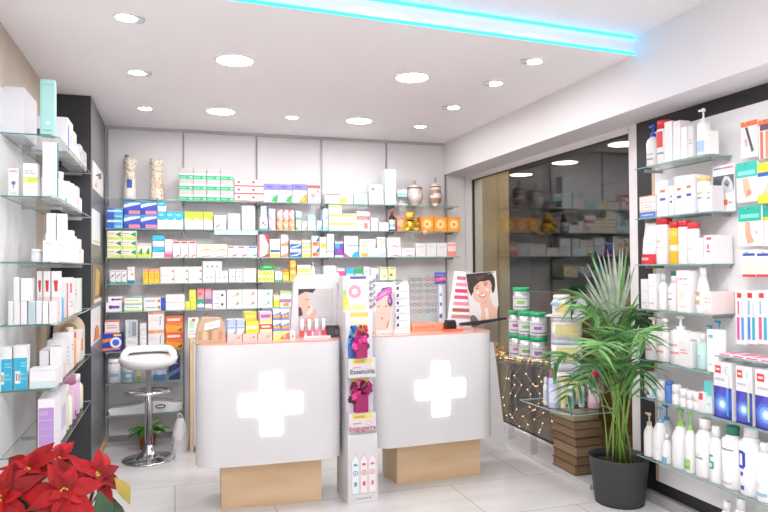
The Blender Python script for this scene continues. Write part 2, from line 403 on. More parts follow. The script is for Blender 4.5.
def ell_patch(b, rx, ry, a0, a1, z0, z1, m, n=8, cx=0, cy=0, g=1.012):
    for i in range(n):
        p, q = a0+(a1-a0)*i/n, a0+(a1-a0)*(i+1)/n
        f = lambda a, z: (cx+rx*g*math.sin(a), cy-ry*g*math.cos(a), z)
        b.face([f(p, z0), f(q, z0), f(q, z1), f(p, z1)], m, True)
def bottle(fr, row, x0, x1, yt, style, body, cap, look, labels=(), yb=None, off=0, flat=.62, name='bottle', cat='bottle', shoulder=.8, capw=.5, where=None, caph=None, ytz=None, grp=None):
    """style: pump, cap (straight cap narrower than body), wide (cap as wide as body), cone, tube (stands on its cap)"""
    u0, u1, z0, zt = fr.span(row, x0, x1, yt, yb, off, .08)
    if fr.kind == 'right': flat = 1
    rx = (u1-u0)/2-.001; h = zt-z0; ry = max(min(rx*flat if flat < 1 else rx, .06), .012)
    t = thing(name, look + ', ' + (where or fr.names[row]), cat, fr.pos((u0+u1)/2, z0, off+ry), fr.rot, grp or (fr.group % fr.names[row]))
    k = ry/rx; mb_, mc = M(body, .3), M(cap, .3)
    if style == 'pump':
        zb = h*.70; prof = [(rx*.94, 0), (rx, .006), (rx, zb*shoulder), (rx*.86, zb*(shoulder+.12)), (rx*.45, zb), (rx*.34, zb+.004)]
        b = MB(); b.lathe(prof, mb_, 20, sy=k); b.build('body', t)
        cr = min(rx*.42, ry*.9)
        b = MB(); b.lathe([(cr, zb+.002), (cr, zb+.022), (cr*.5, zb+.024), (cr*.32, zb+.026), (cr*.32, h-.016)], mc, 14, cap=False); b.build('collar', t)
        b = MB(); b.lathe([(cr*.7, h-.018), (cr*.8, h-.008), (cr*.5, h)], mc, 12); b.box(-cr*.4-.026, 0, -cr*.35, cr*.35, h-.013, h-.003, mc)
        b.build('pump_head', t)
        zl = zb*shoulder
    elif style == 'tube':
        ch = caph or h*.16
        b = MB(); n0 = 14
        rings = [(rx*.9, ry*.9, ch), (rx*.97, ry, ch+.01), (rx, ry*.75, h*.6), (rx*1.02, ry*.12, h-.012), (rx*1.02, ry*.12, h)]
        s0 = len(b.v)
        for a_, c_, z in rings:
            for i in range(n0): b.v.append((a_*math.cos(2*PI*i/n0), c_*math.sin(2*PI*i/n0), z))
        for j in range(4):
            for i in range(n0):
                i2 = (i+1) % n0; b.f.append((j*n0+i, j*n0+i2, (j+1)*n0+i2, (j+1)*n0+i)); b.mi.append(b.mid(mb_)); b.sm.append(True)
        b.f.append(tuple(4*n0+i for i in range(n0))); b.mi.append(0); b.sm.append(False)
        b.build('body', t)
        b = MB(); b.lathe([(rx*.86, 0), (rx*.9, .003), (rx*.9, ch)], mc, 18, sy=k); b.build('cap', t); zl = h*.8
    else:
        ch = caph or h*.2; zb = h-ch
        if style == 'cap': prof = [(rx*.94, 0), (rx, .006), (rx, zb*shoulder), (rx*.9, zb*(shoulder*.5+.45)), (rx*capw*1.02, zb-.004), (rx*capw*.8, zb+.002)]
        elif style == 'wide': prof = [(rx*.96, 0), (rx, .005), (rx, zb-.006), (rx*.95, zb)]; capw = .96
        else: prof = [(rx*.94, 0), (rx, .006), (rx*.97, zb*.35), (rx*.7, zb*.72), (rx*.42, zb)]; capw = .42
        b = MB(); b.lathe(prof, mb_, 20, sy=k); b.build('body', t)
        cw = rx*capw; kk = k if style == 'wide' else min(1, ry*.95/cw)
        b = MB(); b.lathe([(cw, zb+.0005), (cw, h-.004), (cw*.92, h)], mc, 18, sy=kk); b.build('cap', t); zl = zb*shoulder
    for i, (a, z0_, z1_, hx) in enumerate(labels):
        b = MB(); ell_patch(b, rx, ry, a[0], a[1], z0_*zl, z1_*zl, M(hx, .45), g=1.012+.006*i); b.build('printed_label', t)
    fr.use(row, u0, u1, zt, off, ry*2)
    return t
def jar(fr, row, x0, x1, yt, body, lid, look, yb=None, off=0, lidh=.25, label=None, name='cream_jar', cat='jar', where=None):
    u0, u1, z0, zt = fr.span(row, x0, x1, yt, yb, off, .08); r = (u1-u0)/2-.001; h = zt-z0
    t = thing(name, look + ', ' + (where or fr.names[row]), cat, fr.pos((u0+u1)/2, z0, off+r), fr.rot, fr.group % fr.names[row])
    b = MB(); b.lathe([(r*.93, 0), (r, .004), (r, h*(1-lidh)-.003), (r*.9, h*(1-lidh))], M(body, .3), 22); b.build('body', t)
    b = MB(); b.lathe([(r*.98, h*(1-lidh)+.0005), (r*.98, h-.004), (r*.92, h)], M(lid, .3), 22); b.build('lid', t)
    for i, (a, z0_, z1_, hx) in enumerate(label or ()):
        b = MB(); ell_patch(b, r, r, a[0], a[1], z0_*h, z1_*h, M(hx, .45), g=1.012+.006*i); b.build('printed_label', t)
    fr.use(row, u0, u1, zt, off, 2*r); return t
# ------------------------------------------------------------------ goods on the back wall
BK = Frame('back', 5.945, ROWZ, ROWN, 'packs on the %s')
GR, LIME, BLUE, CYAN, RED, ORG, YEL = '35b87a', 'c3d92f', '2450b8', '3fc3ea', 'e2483f', 'f59a3c', 'f7d24a'
W1, W2, GY, TX, DK = 'e9e9ec', 'dedee3', 'b5b4ba', '8f8f9c', '3d4250'
B = lambda *a, **k: carton(BK, *a, **k)
def vase(x0, x1, yt, look, bands):
    u0, u1, z0, zt = BK.span(1, x0, x1, yt, None, .06); r = (u1-u0)/2; h = zt-z0
    t = thing('ceramic_vase', look, 'vase', BK.pos((u0+u1)/2, z0, .06+r), 0, 'painted ceramic vases on the top back shelf')
    b = MB(); m = noise_mat('painted_ceramic', 'f0e8dc', 'c4ad80', 60, .3, (1, 1, 1), 3, 0, 'noise', 0, .5, .58)
    cr = M('f1e9df', .25)
    prof = [(r*.9, 0), (r*.98, .006), (r*.97, h*.12), (r*.84, h*.4), (r*.76, h*.68), (r*.84, h*.82), (r*.9, h*.86), (r*.98, h*.9), (r*.95, h*.95), (r*.8, h)]
    b.lathe(prof, m, 24, mats=bands and [cr, cr, cr, m, m, m, m, m, m]); b.build('body', t)
    b = MB(); ell_patch(b, r*.86, r*.86, -.45, .4, h*.28, h*.48, M('4a5fae' if bands else 'd9c6a2', .4), cy=0, g=1.06); b.build('painted_motif', t)
    if bands:
        b = MB(); b.lathe([(r*.3, h), (r*.34, h+.02), (r*.2, h+.03)], M('8b8d95', .3), 12, cx=-r*.45); b.build('neck_knob', t)
    return t
vase(122.4, 136.5, 157, 'cream flared ceramic vase with blue motif and small grey knob on top back shelf', True)
vase(149, 164, 158, 'cream flared ceramic vase with brown speckled pattern, next to the knobbed vase', False)
B(1, 179.1, 233.7, 168.8, 'bdbabf', [R(0, 0, 1, .36, GR), R(.05, .12, .5, .2, '7fd6ae'), R(.75, .1, .95, .24, 'b8ead2'), T(.1, .62, .7, .74, 'b9b8bd', 1), R(0, .36, 1, .54, 'dededf')], 'grey and white carton with green lower band', cols=4, rows=3)
B(1, 234.4, 263.7, 179, W1, [R(0, 0, 1, .16, RED), R(0, .9, 1, 1, 'f7c9c2'), C(.28, .58, .17, 'e0394f'), T(.42, .5, .85, .66, TX, 1)], 'small white carton with red dot and base line', cols=2, rows=3)
vp = [R(0, .66, 1, 1, '8d87dd'), R(.15, .78, .6, .9, '6a6fd8'), T(.1, .5, .9, .6, 'b9a9d0', 1)]
B(1, 263.9, 292.4, 184, W1, vp+[P('3fae62', (.5, .05), (.95, .0), (.98, .45), (.7, .3)), P('8fd0a0', (.45, .1), (.7, .3), (.6, .36))], 'violet topped white carton with green leaf', cols=2)
B(1, 292.6, 307.3, 184, W1, vp+[P(ORG, (.45, .03), (.98, .0), (.98, .5), (.6, .3)), C(.7, .2, .15, YEL)], 'violet topped white carton with orange motif')
B(1, 307.7, 320.4, 185.2, 'f6eaec', [R(0, .82, 1, 1, 'd9655f'), C(.4, .42, .24, 'eeb8b8'), C(.4, .42, .12, 'd98d90'), R(.72, .6, .9, .68, DK), R(.72, .08, .9, .14, DK)], 'white carton with red top band and pink round figure')
B(1, 325.1, 339.8, 193.7, W1, [R(0, .9, 1, 1, 'b0535a'), T(.15, .3, .85, .75, GY, 3)], 'flat white carton with dark red top edge')
B(1, 340.1, 353, 193.5, W1, [R(0, .05, .5, .62, 'd9dd6e'), T(.1, .7, .85, .85, GY, 1)], 'flat white carton with yellow green corner')
B(1, 353.4, 367.7, 193.4, 'bfe0e2', [R(0, .5, 1, .54, 'a7d2d6'), T(.2, .2, .8, .4, '9cc7cc', 1)], 'pale teal low carton')
B(1, 368.7, 383.8, 194, 'f0e9ee', [T(.15, .4, .8, .75, 'd6c3d0', 2), R(.75, 0, 1, .9, W1)], 'pinkish white carton under the dotted grey carton')
B(1, 368.9, 383.6, 184.6, 'dfe4ea', [C(.27, .5, .13, DK), T(.45, .3, .9, .7, 'c5ccd6', 2)], 'light grey carton with one dark dot', yb=194)
B(1, 384.5, 396, 169, 'e4f3f7', [R(0, .62, 1, .64, 'c6dde4'), R(0, .35, 1, .36, 'cfe4ea'), T(.2, .7, .8, .9, 'c2d5de', 4)], 'tall pale cyan carton, tallest on shelf')
t = thing('display_riser', 'small white display riser with a tray on top beside tall cyan carton', 'display stand', BK.pos(BK.uz(402.2, 195)[0], ROWZ[1]+.0006, 0), 0)
b = MB(); b.box(-.049, .049, 0, .1, 0, .012, WHITE); b.box(-.049, .049, .09, .1, .012, .115, WHITE); b.build('base', t)
b = MB(); b.box(-.049, .049, 0, .1, .115, .15, WHITE); b.build('tray', t)
b = MB(); b.box(-.049, .049, -.001, .089, .078, .1145, M('a9d8da', .4)); b.build('sign_strip', t)
p = BK.pos(BK.uz(402, 195)[0], ROWZ[1]+.013, .05); t = thing('dropper_bottle', 'tiny white dropper bottle inside the white display riser', 'bottle', p)
b = MB(); b.lathe([(.012, 0), (.013, .003), (.013, .028), (.006, .034)], WHITE, 14); b.build('body', t)
b = MB(); b.lathe([(.006, .0345), (.005, .05), (.002, .058)], M('e2e6ea'), 12); b.build('cap', t)
def pharmacy_jar(x0, x1, ytop, yk, look, dark):
    u0, u1, z0, zt = BK.span(1, x0, x1, ytop, None, .05); r = (u1-u0)/2; h = zt-z0
    t = thing('apothecary_jar', look, 'jar', BK.pos((u0+u1)/2, z0, .05+r), 0, 'painted apothecary jars on the top back shelf')
    body = M('efe6e0', .25); br = M('b8987d', .35); dk = M('5d5049', .35)
    b = MB(); pr_ = [(r*.55, 0), (r*.6, .008), (r*.45, .02), (r*.75, .035), (r*.98, h*.4), (r, h*.55), (r*.9, h*.8), (r*.86, h*.9)]
    b.lathe(pr_, body, 24, mats=[br, body, body, br if dark else body, body, br if dark else body, body, dk]); b.build('body', t)
    b = MB(); ell_patch(b, r, r, -.6, .6, h*.42, h*.62, M('f4efe9', .3), g=1.01); b.build('painted_label', t)
    zk = BK.uz((x0+x1)/2, yk, .05)[1]-z0
    b = MB(); b.lathe([(r*.92, h*.9+.0005), (r*.95, h*.95), (r*.6, h*1.05), (r*.15, h*1.12), (r*.16, zk-.01), (0.001, zk)], body, 24, mats=[dk, body, body, br, body], cap=False); b.build('lid', t)
pharmacy_jar(410, 425, 186, 178.5, 'round bellied apothecary jar with knobbed lid and brown painted bands', False)
pharmacy_jar(432, 443.4, 185, 176, 'narrow barrel shaped apothecary jar with dark bands, beside the round bellied jar', True)
# second row
B(2, 106.3, 123.2, 208, '4aa8e4', [R(0, 0, .45, 1, '2b62c4'), R(.05, .62, .95, .82, 'd2ebf8'), R(.5, .08, .95, .3, '8ad4f2'), R(0, 0, 1, .06, '1f3f99')], 'blue carton with white wave stripe', rows=2)
B(2, 123.6, 157, 201, '2d4fc0', [P('f2f4fb', (0, .5), (.4, .62), (1, .78), (1, .9), (.4, .86), (0, .72)), P('3d9de0', (0, .72), (.4, .86), (1, .9), (1, 1), (0, 1)), R(.3, .05, 1, .3, 'e58aa4'), R(.02, .04, .28, .34, '2440a8')], 'dark blue carton with white swoosh and pink corner', cols=2, rows=2)
cp = [R(0, .6, 1, 1, '2fb9ea'), P('2fb9ea', (0, .62), (1, .62), (.8, .5), (.2, .5)), R(.15, .74, .7, .86, '9ee2f7'), T(.2, .2, .7, .3, 'cdd6dc', 1)]
B(2, 157.3, 183.5, 211.4, W1, cp, 'white carton with cyan rounded top', cols=3)
B(2, 157.5, 166.2, 201.8, W1, cp, 'single white carton with cyan top lying above the row', yb=211.4)
B(2, 184.5, 212.8, 211.6, W1, [P('b9d238', (0, 1), (1, 1), (1, .52), (.6, .58), (0, .68)), P('dcea8e', (0, .68), (.6, .58), (1, .52), (1, .46), (0, .6)), T(.3, .15, .7, .35, GY, 2)], 'white carton with lime green slanted top', cols=3)
B(2, 213.9, 226.3, 215.4, W1, [P('8a5a4a', (.18, .1), (.5, .32), (.46, .38), (.15, .2)), T(.2, .6, .8, .8, GY, 2)], 'white carton with small brown swoosh')
B(2, 227.5, 240.3, 213.5, W1, [T(.12, .55, .85, .85, 'b3b5c9', 3), T(.12, .1, .8, .35, 'ccccd8', 2)], 'square white carton with fine grey print')
B(2, 241.7, 255, 206, W1, [T(.1, .3, .85, .75, 'b5b5d4', 3), R(0, .04, 1, .08, 'd3d3e4')], 'white carton with lilac print', rows=2)
B(2, 260, 267.7, 217, 'f0f8f8', [R(0, 0, 1, .12, '3aaeae'), C(.4, .55, .2, 'd97a7a'), C(.65, .4, .16, '6f9d5a'), R(0, .85, 1, 1, 'bfe3e6')], 'white carton with teal base and flower dots')
B(2, 261, 266.4, 206, 'f0f8fa', [R(0, .7, 1, .9, 'a8dde2'), C(.5, .4, .24, '77c3cc')], 'narrow white and teal carton on the flower dot carton', yb=217)
dg = lambda a, c: [P(a, (0, 0), (.55, 0), (0, .6)), P(c, (0, 1), (0, .7), (.6, 1)), T(.35, .4, .9, .6, 'f8f0f4', 1)]
B(2, 268.7, 275.6, 208.7, 'e2daf2', dg('b7a4e0', 'c8b6e8'), 'lilac carton with white diagonal', rows=2)
B(2, 276.6, 294.6, 219.5, 'f8b48a', dg('f07a3e', 'ee5f6a'), 'orange carton with pink corner', cols=3)
B(2, 276.8, 294.4, 210, 'f9d9d4', dg('ef8d84', 'e4605f'), 'pale red carton with diagonal print', cols=3, yb=219.5)
B(2, 295.9, 301.6, 221, W1, [P('58b97c', (0, 0), (.6, 0), (0, .5)), R(0, .8, 1, .95, 'a6dcc0')], 'white carton with green corner')
B(2, 302, 307.3, 221, W1, [P(ORG, (.4, 0), (1, 0), (1, .5)), R(0, .8, 1, .95, 'f6cf9c')], 'white carton with orange corner')
B(2, 296, 301.5, 211, W1, [P('4fb9b0', (0, .1), (1, .1), (1, .3), (0, .5)), R(0, .8, 1, .95, 'cfeae6')], 'white carton with teal stripe on the green cornered carton', yb=221)
B(2, 307.7, 315.7, 215, 'dbeefa', [R(0, .6, 1, 1, 'a9d6f4'), R(0, .3, 1, .6, 'c6e4f7'), T(.2, .1, .8, .25, 'a7bfd0', 1)], 'light blue shaded tall carton')
B(2, 316.6, 322, 220.5, 'cbe3f4', [P('8dbde4', (0, 0), (1, 0), (1, .6)), T(.2, .7, .9, .85, W1, 1)], 'small pale blue carton')
B(2, 322.9, 328.4, 209, 'd9ebf5', [P('9cc9e6', (0, 0), (1, 0), (1, .6)), R(0, .85, 1, .95, 'b3d6ea')], 'pale blue lined carton', rows=2)
B(2, 328.8, 356.7, 213.5, W1, [R(0, .62, 1, .95, 'e4e08a'), R(.1, .7, .6, .85, 'd2cf5c'), T(.1, .2, .8, .4, GY, 1)], 'flat white carton with pale yellow top', cols=2, rows=2)
B(2, 328.8, 342, 204.5, W1, [R(0, .6, 1, .95, 'd5e09a'), T(.1, .2, .8, .4, GY, 1)], 'flat white carton with lime stripe on the pale yellow pile', yb=213.5)
B(2, 356.9, 369.9, 220.2, W1, [R(.55, .2, .85, .75, 'e78f8f'), T(.1, .3, .5, .7, GY, 2)], 'white carton with pale red square')
B(2, 356.9, 369.7, 211.3, W1, [R(0, .05, 1, .45, 'ea6f78'), T(.1, .14, .8, .34, 'f6c4c6', 1), T(.2, .6, .8, .8, 'c5d4e4', 1)], 'white carton with red lower half on the red square carton', yb=220.2)
B(2, 370.6, 378.4, 218, W1, [T(.2, .35, .8, .7, 'd9cfcf', 2)], 'blank white small carton', rows=2)
B(2, 378.8, 389, 222.3, W1, [T(.15, .3, .8, .7, 'd9d9e2', 2)], 'white small carton next to brown bottle')
bottle(BK, 2, 389.6, 396.2, 210.6, 'cap', '33211b', 'c0302e', 'dark brown glass bottle with red cap', [((-1.2, 1.2), .12, .85, 'dfe8f2'), ((-1.2, 1.2), .3, .55, '9fc4e4')], flat=1, capw=.5, shoulder=.82, name='medicine_bottle')
fl = [R(.04, .05, .96, .95, 'f9a035'), C(.5, .5, .42, 'f9bb5a'), C(.5, .5, .28, 'fbe3b0'), C(.5, .5, .13, 'f2a24a')]
B(2, 396.6, 407.5, 217, 'f4a37c', [C(.4, .55, .35, 'f8d0a8'), C(.7, .3, .25, 'f2c24c'), C(.25, .25, .15, 'e88a80')], 'salmon and orange carton half hidden by the gold bear', off=.06, d=.1)
B(2, 420.5, 460.3, 216.8, 'f79a2b', fl, 'bright orange carton with large pale flower', cols=3, off=.02)
# gold bear
u, z = BK.uz(411.5, 229); p = BK.pos(u, ROWZ[2]+.0006, .035)
t = thing('gold_bear_figure', 'shiny gold foil bear figure sitting in front of the orange flower cartons', 'figurine', p)
gold = M('e8b83a', .3, .55); gl2 = M('f2d060', .3, .45); bl = M('3a2a12', .5)
t.scale = (1.22, 1.1, 1.15)
b = MB(); b.ball((0, 0, .052), .042, gold, sc3=(1, .85, 1.2)); b.build('body', t)
b = MB(); b.ball((0, -.004, .128), .04, gl2, sc3=(1, .9, .92)); b.ball((0, -.04, .12), .014, gold); b.build('head', t)
for s in (-1, 1):
    b = MB(); b.ball((s*.031, 0, .155), .013, gold); b.build('ear', t)
    b = MB(); b.tube([(s*.03, -.01, .085), (s*.055, -.03, .06), (s*.05, -.045, .05)], [.014, .013, .011], gold); b.build('arm', t)
    b = MB(); b.tube([(s*.022, -.02, .018), (s*.04, -.05, .014), (s*.045, -.062, .02)], [.017, .016, .014], gl2); b.build('foot', t)
    b = MB(); b.ball((s*.014, -.037, .137), .005, bl, 8, 6); b.build('eye', t)
b = MB(); b.lathe([(.03, .086), (.034, .09), (.03, .096)], bl, 16, cap=False); b.build('ribbon', t)
p = on_y(425, 229, 5.915); t = thing('hanging_paper_flower', 'small peach paper flower hanging at the shelf edge below orange cartons', 'ornament', (p.x, 5.912, ROWZ[2]-.012), 0)
b = MB()
for k in range(6): b.ball((.014*math.cos(k*PI/3), 0, .014*math.sin(k*PI/3)), .011, M('f4c6a4'), 8, 6, (1, .3, 1))
b.build('petal_ring', t); b = MB(); b.ball((0, -.004, 0), .008, M('f0a050'), 8, 6); b.build('centre', t)
p = on_y(214.6, 229, 5.914); q = on_y(257.4, 235, 5.914)
b = MB(); b.box(0, q.x-p.x, -.003, 0, -.045, -.009, M('bfe6f2', .35)); prints_on(b, q.x-p.x, .036, [T(.05, .3, .95, .7, 'a9d8e8', 1)], y=-.0036, x0=0, z0=-.045)
tag(b.build('shelf_edge_sign', None, (p.x, 5.917, ROWZ[2])), 'pale cyan shelf edge strip hanging below the second back shelf', 'sign')
# third row
B(3, 107, 136.8, 230.7, 'f2f1e2', [R(0, 0, 1, .3, 'd6e36a'), P('1f9a54', (.55, .6), (.8, .42), (.95, .3), (.95, .9), (.8, .78)), R(.05, .68, .5, .74, 'a06a7a'), R(.05, .45, .45, .5, 'c9b7c0')], 'cream carton with lime base and green arrow', cols=2, rows=3)
B(3, 136.9, 151.8, 243.4, 'f2f1e2', [R(0, 0, 1, .36, 'cfe05a'), R(0, .86, 1, .93, 'e7a3c0'), P('1f9a54', (.1, .3), (.35, .2), (.35, .7), (.22, .6)), P('1f9a54', (.6, .3), (.85, .2), (.85, .7), (.72, .6))], 'wide cream carton with two green arrows and pink line')
B(3, 152.3, 164.5, 235.4, W1, [R(0, .52, 1, 1, '2fbdee'), P('1d9ed8', (0, .5), (1, .7), (1, .5)), T(.1, .12, .7, .3, 'b9cdd8', 2)], 'white carton with bright cyan upper half', rows=2)
B(3, 164.7, 172.4, 239.2, W1, [R(0, 0, 1, .2, 'e0559c'), R(0, .2, 1, .34, 'f0a9cc'), T(.15, .6, .8, .85, 'd9c9d4', 2)], 'white carton with magenta base')
B(3, 172.6, 196, 241, W1, [R(.1, .86, .9, .97, 'e6483f'), P('e0452f', (.3, .06), (.9, .2), (.85, .1), (.5, .03)), T(.15, .45, .8, .6, 'c5c5da', 1)], 'white carton with red top line and red swoosh', cols=3)
B(3, 196.3, 227.6, 244, W1, [R(0, .75, 1, .95, 'f2e59a'), P('e58a2f', (0, .05), (.9, .3), (.95, .18), (.5, .05)), T(.1, .5, .6, .65, GY, 1)], 'flat white carton with yellow top and orange swoosh', cols=2, rows=2)
B(3, 227.8, 247.8, 246, W1, [R(.05, .82, .6, .95, 'ea5a4f'), P('d9542f', (.3, .1), (.9, .32), (.9, .18), (.5, .05)), T(.1, .45, .8, .6, GY, 1)], 'white carton with red tab and red orange swoosh', cols=2)
B(3, 248, 257.3, 246, W1, [R(.05, .8, .9, .96, '2f7fc0'), P('2fa3b8', (.3, .08), (.95, .3), (.95, .1)), T(.1, .45, .8, .6, GY, 1)], 'white carton with blue tab and teal swoosh')
B(3, 258.2, 269, 234.5, W1, [P('d0404f', (.55, 1), (1, 1), (1, .5)), P('e05a62', (0, 0), (.12, 0), (.12, 1), (0, 1)), P('b3403f', (0, 0), (1, 0), (1, .2), (.5, .05)), P('9dbb4a', (.7, .2), (1, .15), (1, .5))], 'white carton with red triangles and green edge')
B(3, 269.7, 280.5, 239, W1, [R(0, 0, 1, .16, 'f2d94f'), R(.05, .28, .95, .4, '3d55a8'), R(0, .5, 1, .53, GY), T(.15, .62, .85, .85, 'd7c4c8', 2)], 'white carton with blue stripe and yellow base')
B(3, 281, 288.4, 234.5, 'f6e1dc', [P('ef8f73', (0, 0), (1, 0), (1, .4), (0, .15)), T(.15, .5, .8, .7, 'e9a9a0', 1)], 'pale pink carton with orange wave', rows=2)
B(3, 290, 301.4, 240.5, W1, [R(0, 0, 1, .6, '2a6fd0'), P('f2f4fb', (.1, .12), (.6, .2), (1, .5), (1, .58), (.5, .3), (.1, .2)), T(.1, .7, .8, .88, 'd98a8a', 1)], 'white and royal blue carton with wave', rows=2)
B(3, 302, 310.7, 240, 'f9efd0', [R(0, 0, 1, .35, 'f6dc6a'), R(0, .55, 1, .68, 'f0a05a')], 'cream carton with yellow base and orange line', rows=2)
B(3, 311.6, 319.2, 236, W1, [R(.1, .05, .95, .45, 'ee8a3a'), P('2f62b8', (.5, .5), (1, .5), (1, .95)), C(.4, .25, .14, 'd94f2f')], 'white carton with orange patch and blue corner', rows=2)
B(3, 319.5, 334, 253, W1, [T(.1, .3, .9, .7, GY, 1)], 'thin flat white carton under the yellow square carton')
B(3, 319.6, 326.7, 237, W1, [R(.1, .3, .9, .62, YEL), C(.5, .46, .14, ORG)], 'white carton with yellow square', yb=253)
B(3, 327, 334, 234, W1, [R(0, .05, 1, .1, GY), T(.2, .6, .8, .8, 'd2d2dc', 2)], 'tall blank white carton beside the yellow square carton', yb=253)
B(3, 334.6, 343.5, 241.5, '7a4fae', [R(0, .88, 1, 1, W1), R(0, .55, .6, .88, '2fa3e0'), R(0, 0, 1, .12, 'efd6ee'), C(.55, .4, .25, 'a24fb0')], 'purple and blue tall carton')
B(3, 344.2, 358.6, 246.5, W1, [P('c24fa0', (0, 0), (.4, 0), (0, .4)), P('2fb4e6', (.5, 0), (1, 0), (1, .55), (.65, .4)), T(.2, .6, .8, .8, 'd2d2dc', 1)], 'white carton with cyan corner and magenta corner')
B(3, 344.2, 358.4, 235.8, W1, [R(.2, .06, 1, .14, '4aa5e0'), T(.15, .5, .8, .75, 'd0d4e0', 2)], 'white carton with thin blue base line', yb=246.5)
B(3, 359.3, 367.8, 247.9, W1, [R(.2, .1, .95, .45, 'e6c83f'), R(.5, .15, .8, .4, '9cc063')], 'low white carton with yellow patch')
B(3, 359.5, 375.8, 239, W1, [R(.15, .1, .5, .4, 'dfe39a'), T(.2, .6, .8, .8, GY, 1)], 'white carton with pale green patch on the low pile', yb=247.9)
B(3, 368, 386.2, 247.9, 'e6f1fa', [P('bcdcf2', (0, 0), (1, 0), (1, .6), (.5, .2)), T(.1, .6, .6, .8, 'cddbe8', 1)], 'wide pale blue carton')
B(3, 377, 385.6, 237, W1, [C(.6, .45, .16, 'e8e07a'), T(.15, .7, .6, .85, GY, 1)], 'white carton with faint yellow dot', yb=247.9)
sw = [P('b25aa8', (.15, .06), (.6, .22), (.95, .06), (.6, .12)), T(.15, .55, .8, .75, 'd8cfe0', 1)]
B(3, 387.5, 415.2, 247.6, W1, sw, 'white carton with purple swoosh at the base', cols=2)
B(3, 386.8, 400.6, 237.4, W1, sw, 'single white carton with purple swoosh lying on its pair', yb=247.6)
B(3, 415.5, 447, 243, W1, [T(.2, .65, .8, .8, 'd6d0d6', 1), R(0, 0, .01, 1, GY)], 'plain white square carton', cols=3)
B(3, 447.4, 455.9, 242.6, 'f6dcda', [R(0, 0, 1, .38, 'f1908c'), R(0, .75, 1, .92, 'f3a9a4')], 'white carton with salmon pink bands')
# fourth row
B(4, 109.9, 126.9, 270, W1, [P('2b3f66', (.1, .4), (.8, .68), (.85, .76), (.3, .58)), P('4aa0a4', (0, 0), (1, 0), (1, .1), (0, .2)), T(.15, .85, .7, .95, GY, 1)], 'white carton with dark blue brush stroke', cols=3)
B(4, 127.2, 135, 266.6, W1, [C(.65, .55, .2, 'f0b64f'), R(0, 0, 1, .2, '3f7fb0'), T(.15, .75, .6, .9, GY, 1)], 'white carton with amber dot and blue base')
B(4, 143, 159.7, 268.8, 'f6c93c', [R(0, .8, 1, 1, 'f3a07a'), C(.5, .4, .3, 'f2b01f'), T(.2, .55, .8, .7, 'e58f2f', 1)], 'yellow carton with orange top', cols=3)
B(4, 160.2, 202, 266.6, W1, [C(.9, .45, .13, 'e6783f'), R(0, .92, 1, 1, 'cfe0cf'), T(.1, .35, .7, .6, 'ead9c9', 2)], 'flat white carton with orange end dot', cols=3, rows=2)
B(4, 202.3, 228.2, 271, W1, [P('d0554f', (.25, .4), (.4, .6), (.36, .38)), P('d0554f', (.6, .4), (.75, .6), (.71, .38)), T(.1, .75, .8, .88, GY, 1)], 'white carton with two red ticks', cols=2)
B(4, 202.5, 222, 261, W1, [C(.25, .45, .12, '6fb3d6'), C(.5, .45, .12, '6f8fc0'), C(.75, .45, .12, 'efa06a'), R(0, .9, 1, .95, GY)], 'wide white carton with three coloured dots on the ticked pair', yb=271)
B(4, 228.6, 242.8, 268.8, W1, [P('d0554f', (.4, .4), (.7, .55), (.6, .36)), T(.1, .75, .8, .88, GY, 1)], 'white carton with one red tick', cols=2)
B(4, 243.1, 256.3, 268.4, W1, [P('b56a5f', (.45, .42), (.65, .5), (.6, .38)), R(0, .9, 1, .94, GY)], 'square white carton with small brown mark')
p0 = BK.uz(267.7, 266)[0]
B(4, 258, 274, 270.5, 'f8e59a', [R(.1, .1, .45, .85, 'f4c93c'), R(.55, .1, .9, .85, 'f4c93c'), C(.28, .5, .2, 'fdf3c9'), C(.72, .5, .2, 'fdf3c9')], 'pale yellow carton with golden panels', cols=2)
b = MB(); b.prism_y([(x*.071, z*.024+.025) for x, z in [(math.copysign(abs(math.cos(a))**.5, math.cos(a)), math.copysign(abs(math.sin(a))**.8, math.sin(a))) for a in [2*PI*i/28 for i in range(28)]]], 0, .07, M('1f9a4f', .35), smooth=True)
b.face([(-.04, -.0005, .02), (.04, -.0005, .02), (.03, -.0005, .034), (-.03, -.0005, .034)], M('7fd0a0'))
tag(b.build('candy_tin', None, BK.pos(p0, BK.uz(266, 270.6)[1]+.003, .005)), 'green oval tin lying on the pale yellow cartons, fourth back shelf', 'tin')
B(4, 274.7, 282.4, 271.5, 'e2f3ea', [R(0, 0, 1, .2, '4fb58a'), C(.45, .55, .22, 'a9d4d6'), T(.2, .75, .8, .9, GY, 1)], 'mint white carton with green base')
bottle(BK, 4, 283, 289.4, 269.4, 'wide', 'f6c23f', 'ef9a3c', 'yellow plastic bottle with orange cap', [((-1, 1), .2, .8, 'fbe08a')], name='vitamin_bottle')
B(4, 290, 296, 270.5, 'f8c64a', [C(.5, .5, .3, 'f6a83a'), R(0, .8, 1, .95, 'fbe3a0')], 'amber carton under its twin')
B(4, 290.1, 295.9, 260.5, 'f9b93f', [C(.5, .5, .3, 'fbd98a'), R(0, .1, 1, .3, 'ef9030')], 'amber carton with orange stripe, upper of two', yb=270.5)
B(4, 296.5, 311, 273, 'f6eec0', [R(0, .5, 1, .9, 'f2dc5a'), P('4a7fb5', (.3, .1), (.7, .3), (.7, .12)), T(.3, .2, .9, .35, GY, 1)], 'wide pale yellow carton with blue mark')
B(4, 297, 310.8, 265, W1, [R(0, .1, 1, .6, 'f3e27a'), T(.2, .7, .8, .9, GY, 1)], 'white and yellow carton on the blue marked carton', yb=273)
bottle(BK, 4, 311.3, 315.2, 262.4, 'cap', 'f1f1f4', 'd5d2e0', 'small white tube bottle with lilac cap', [], name='tube_bottle')
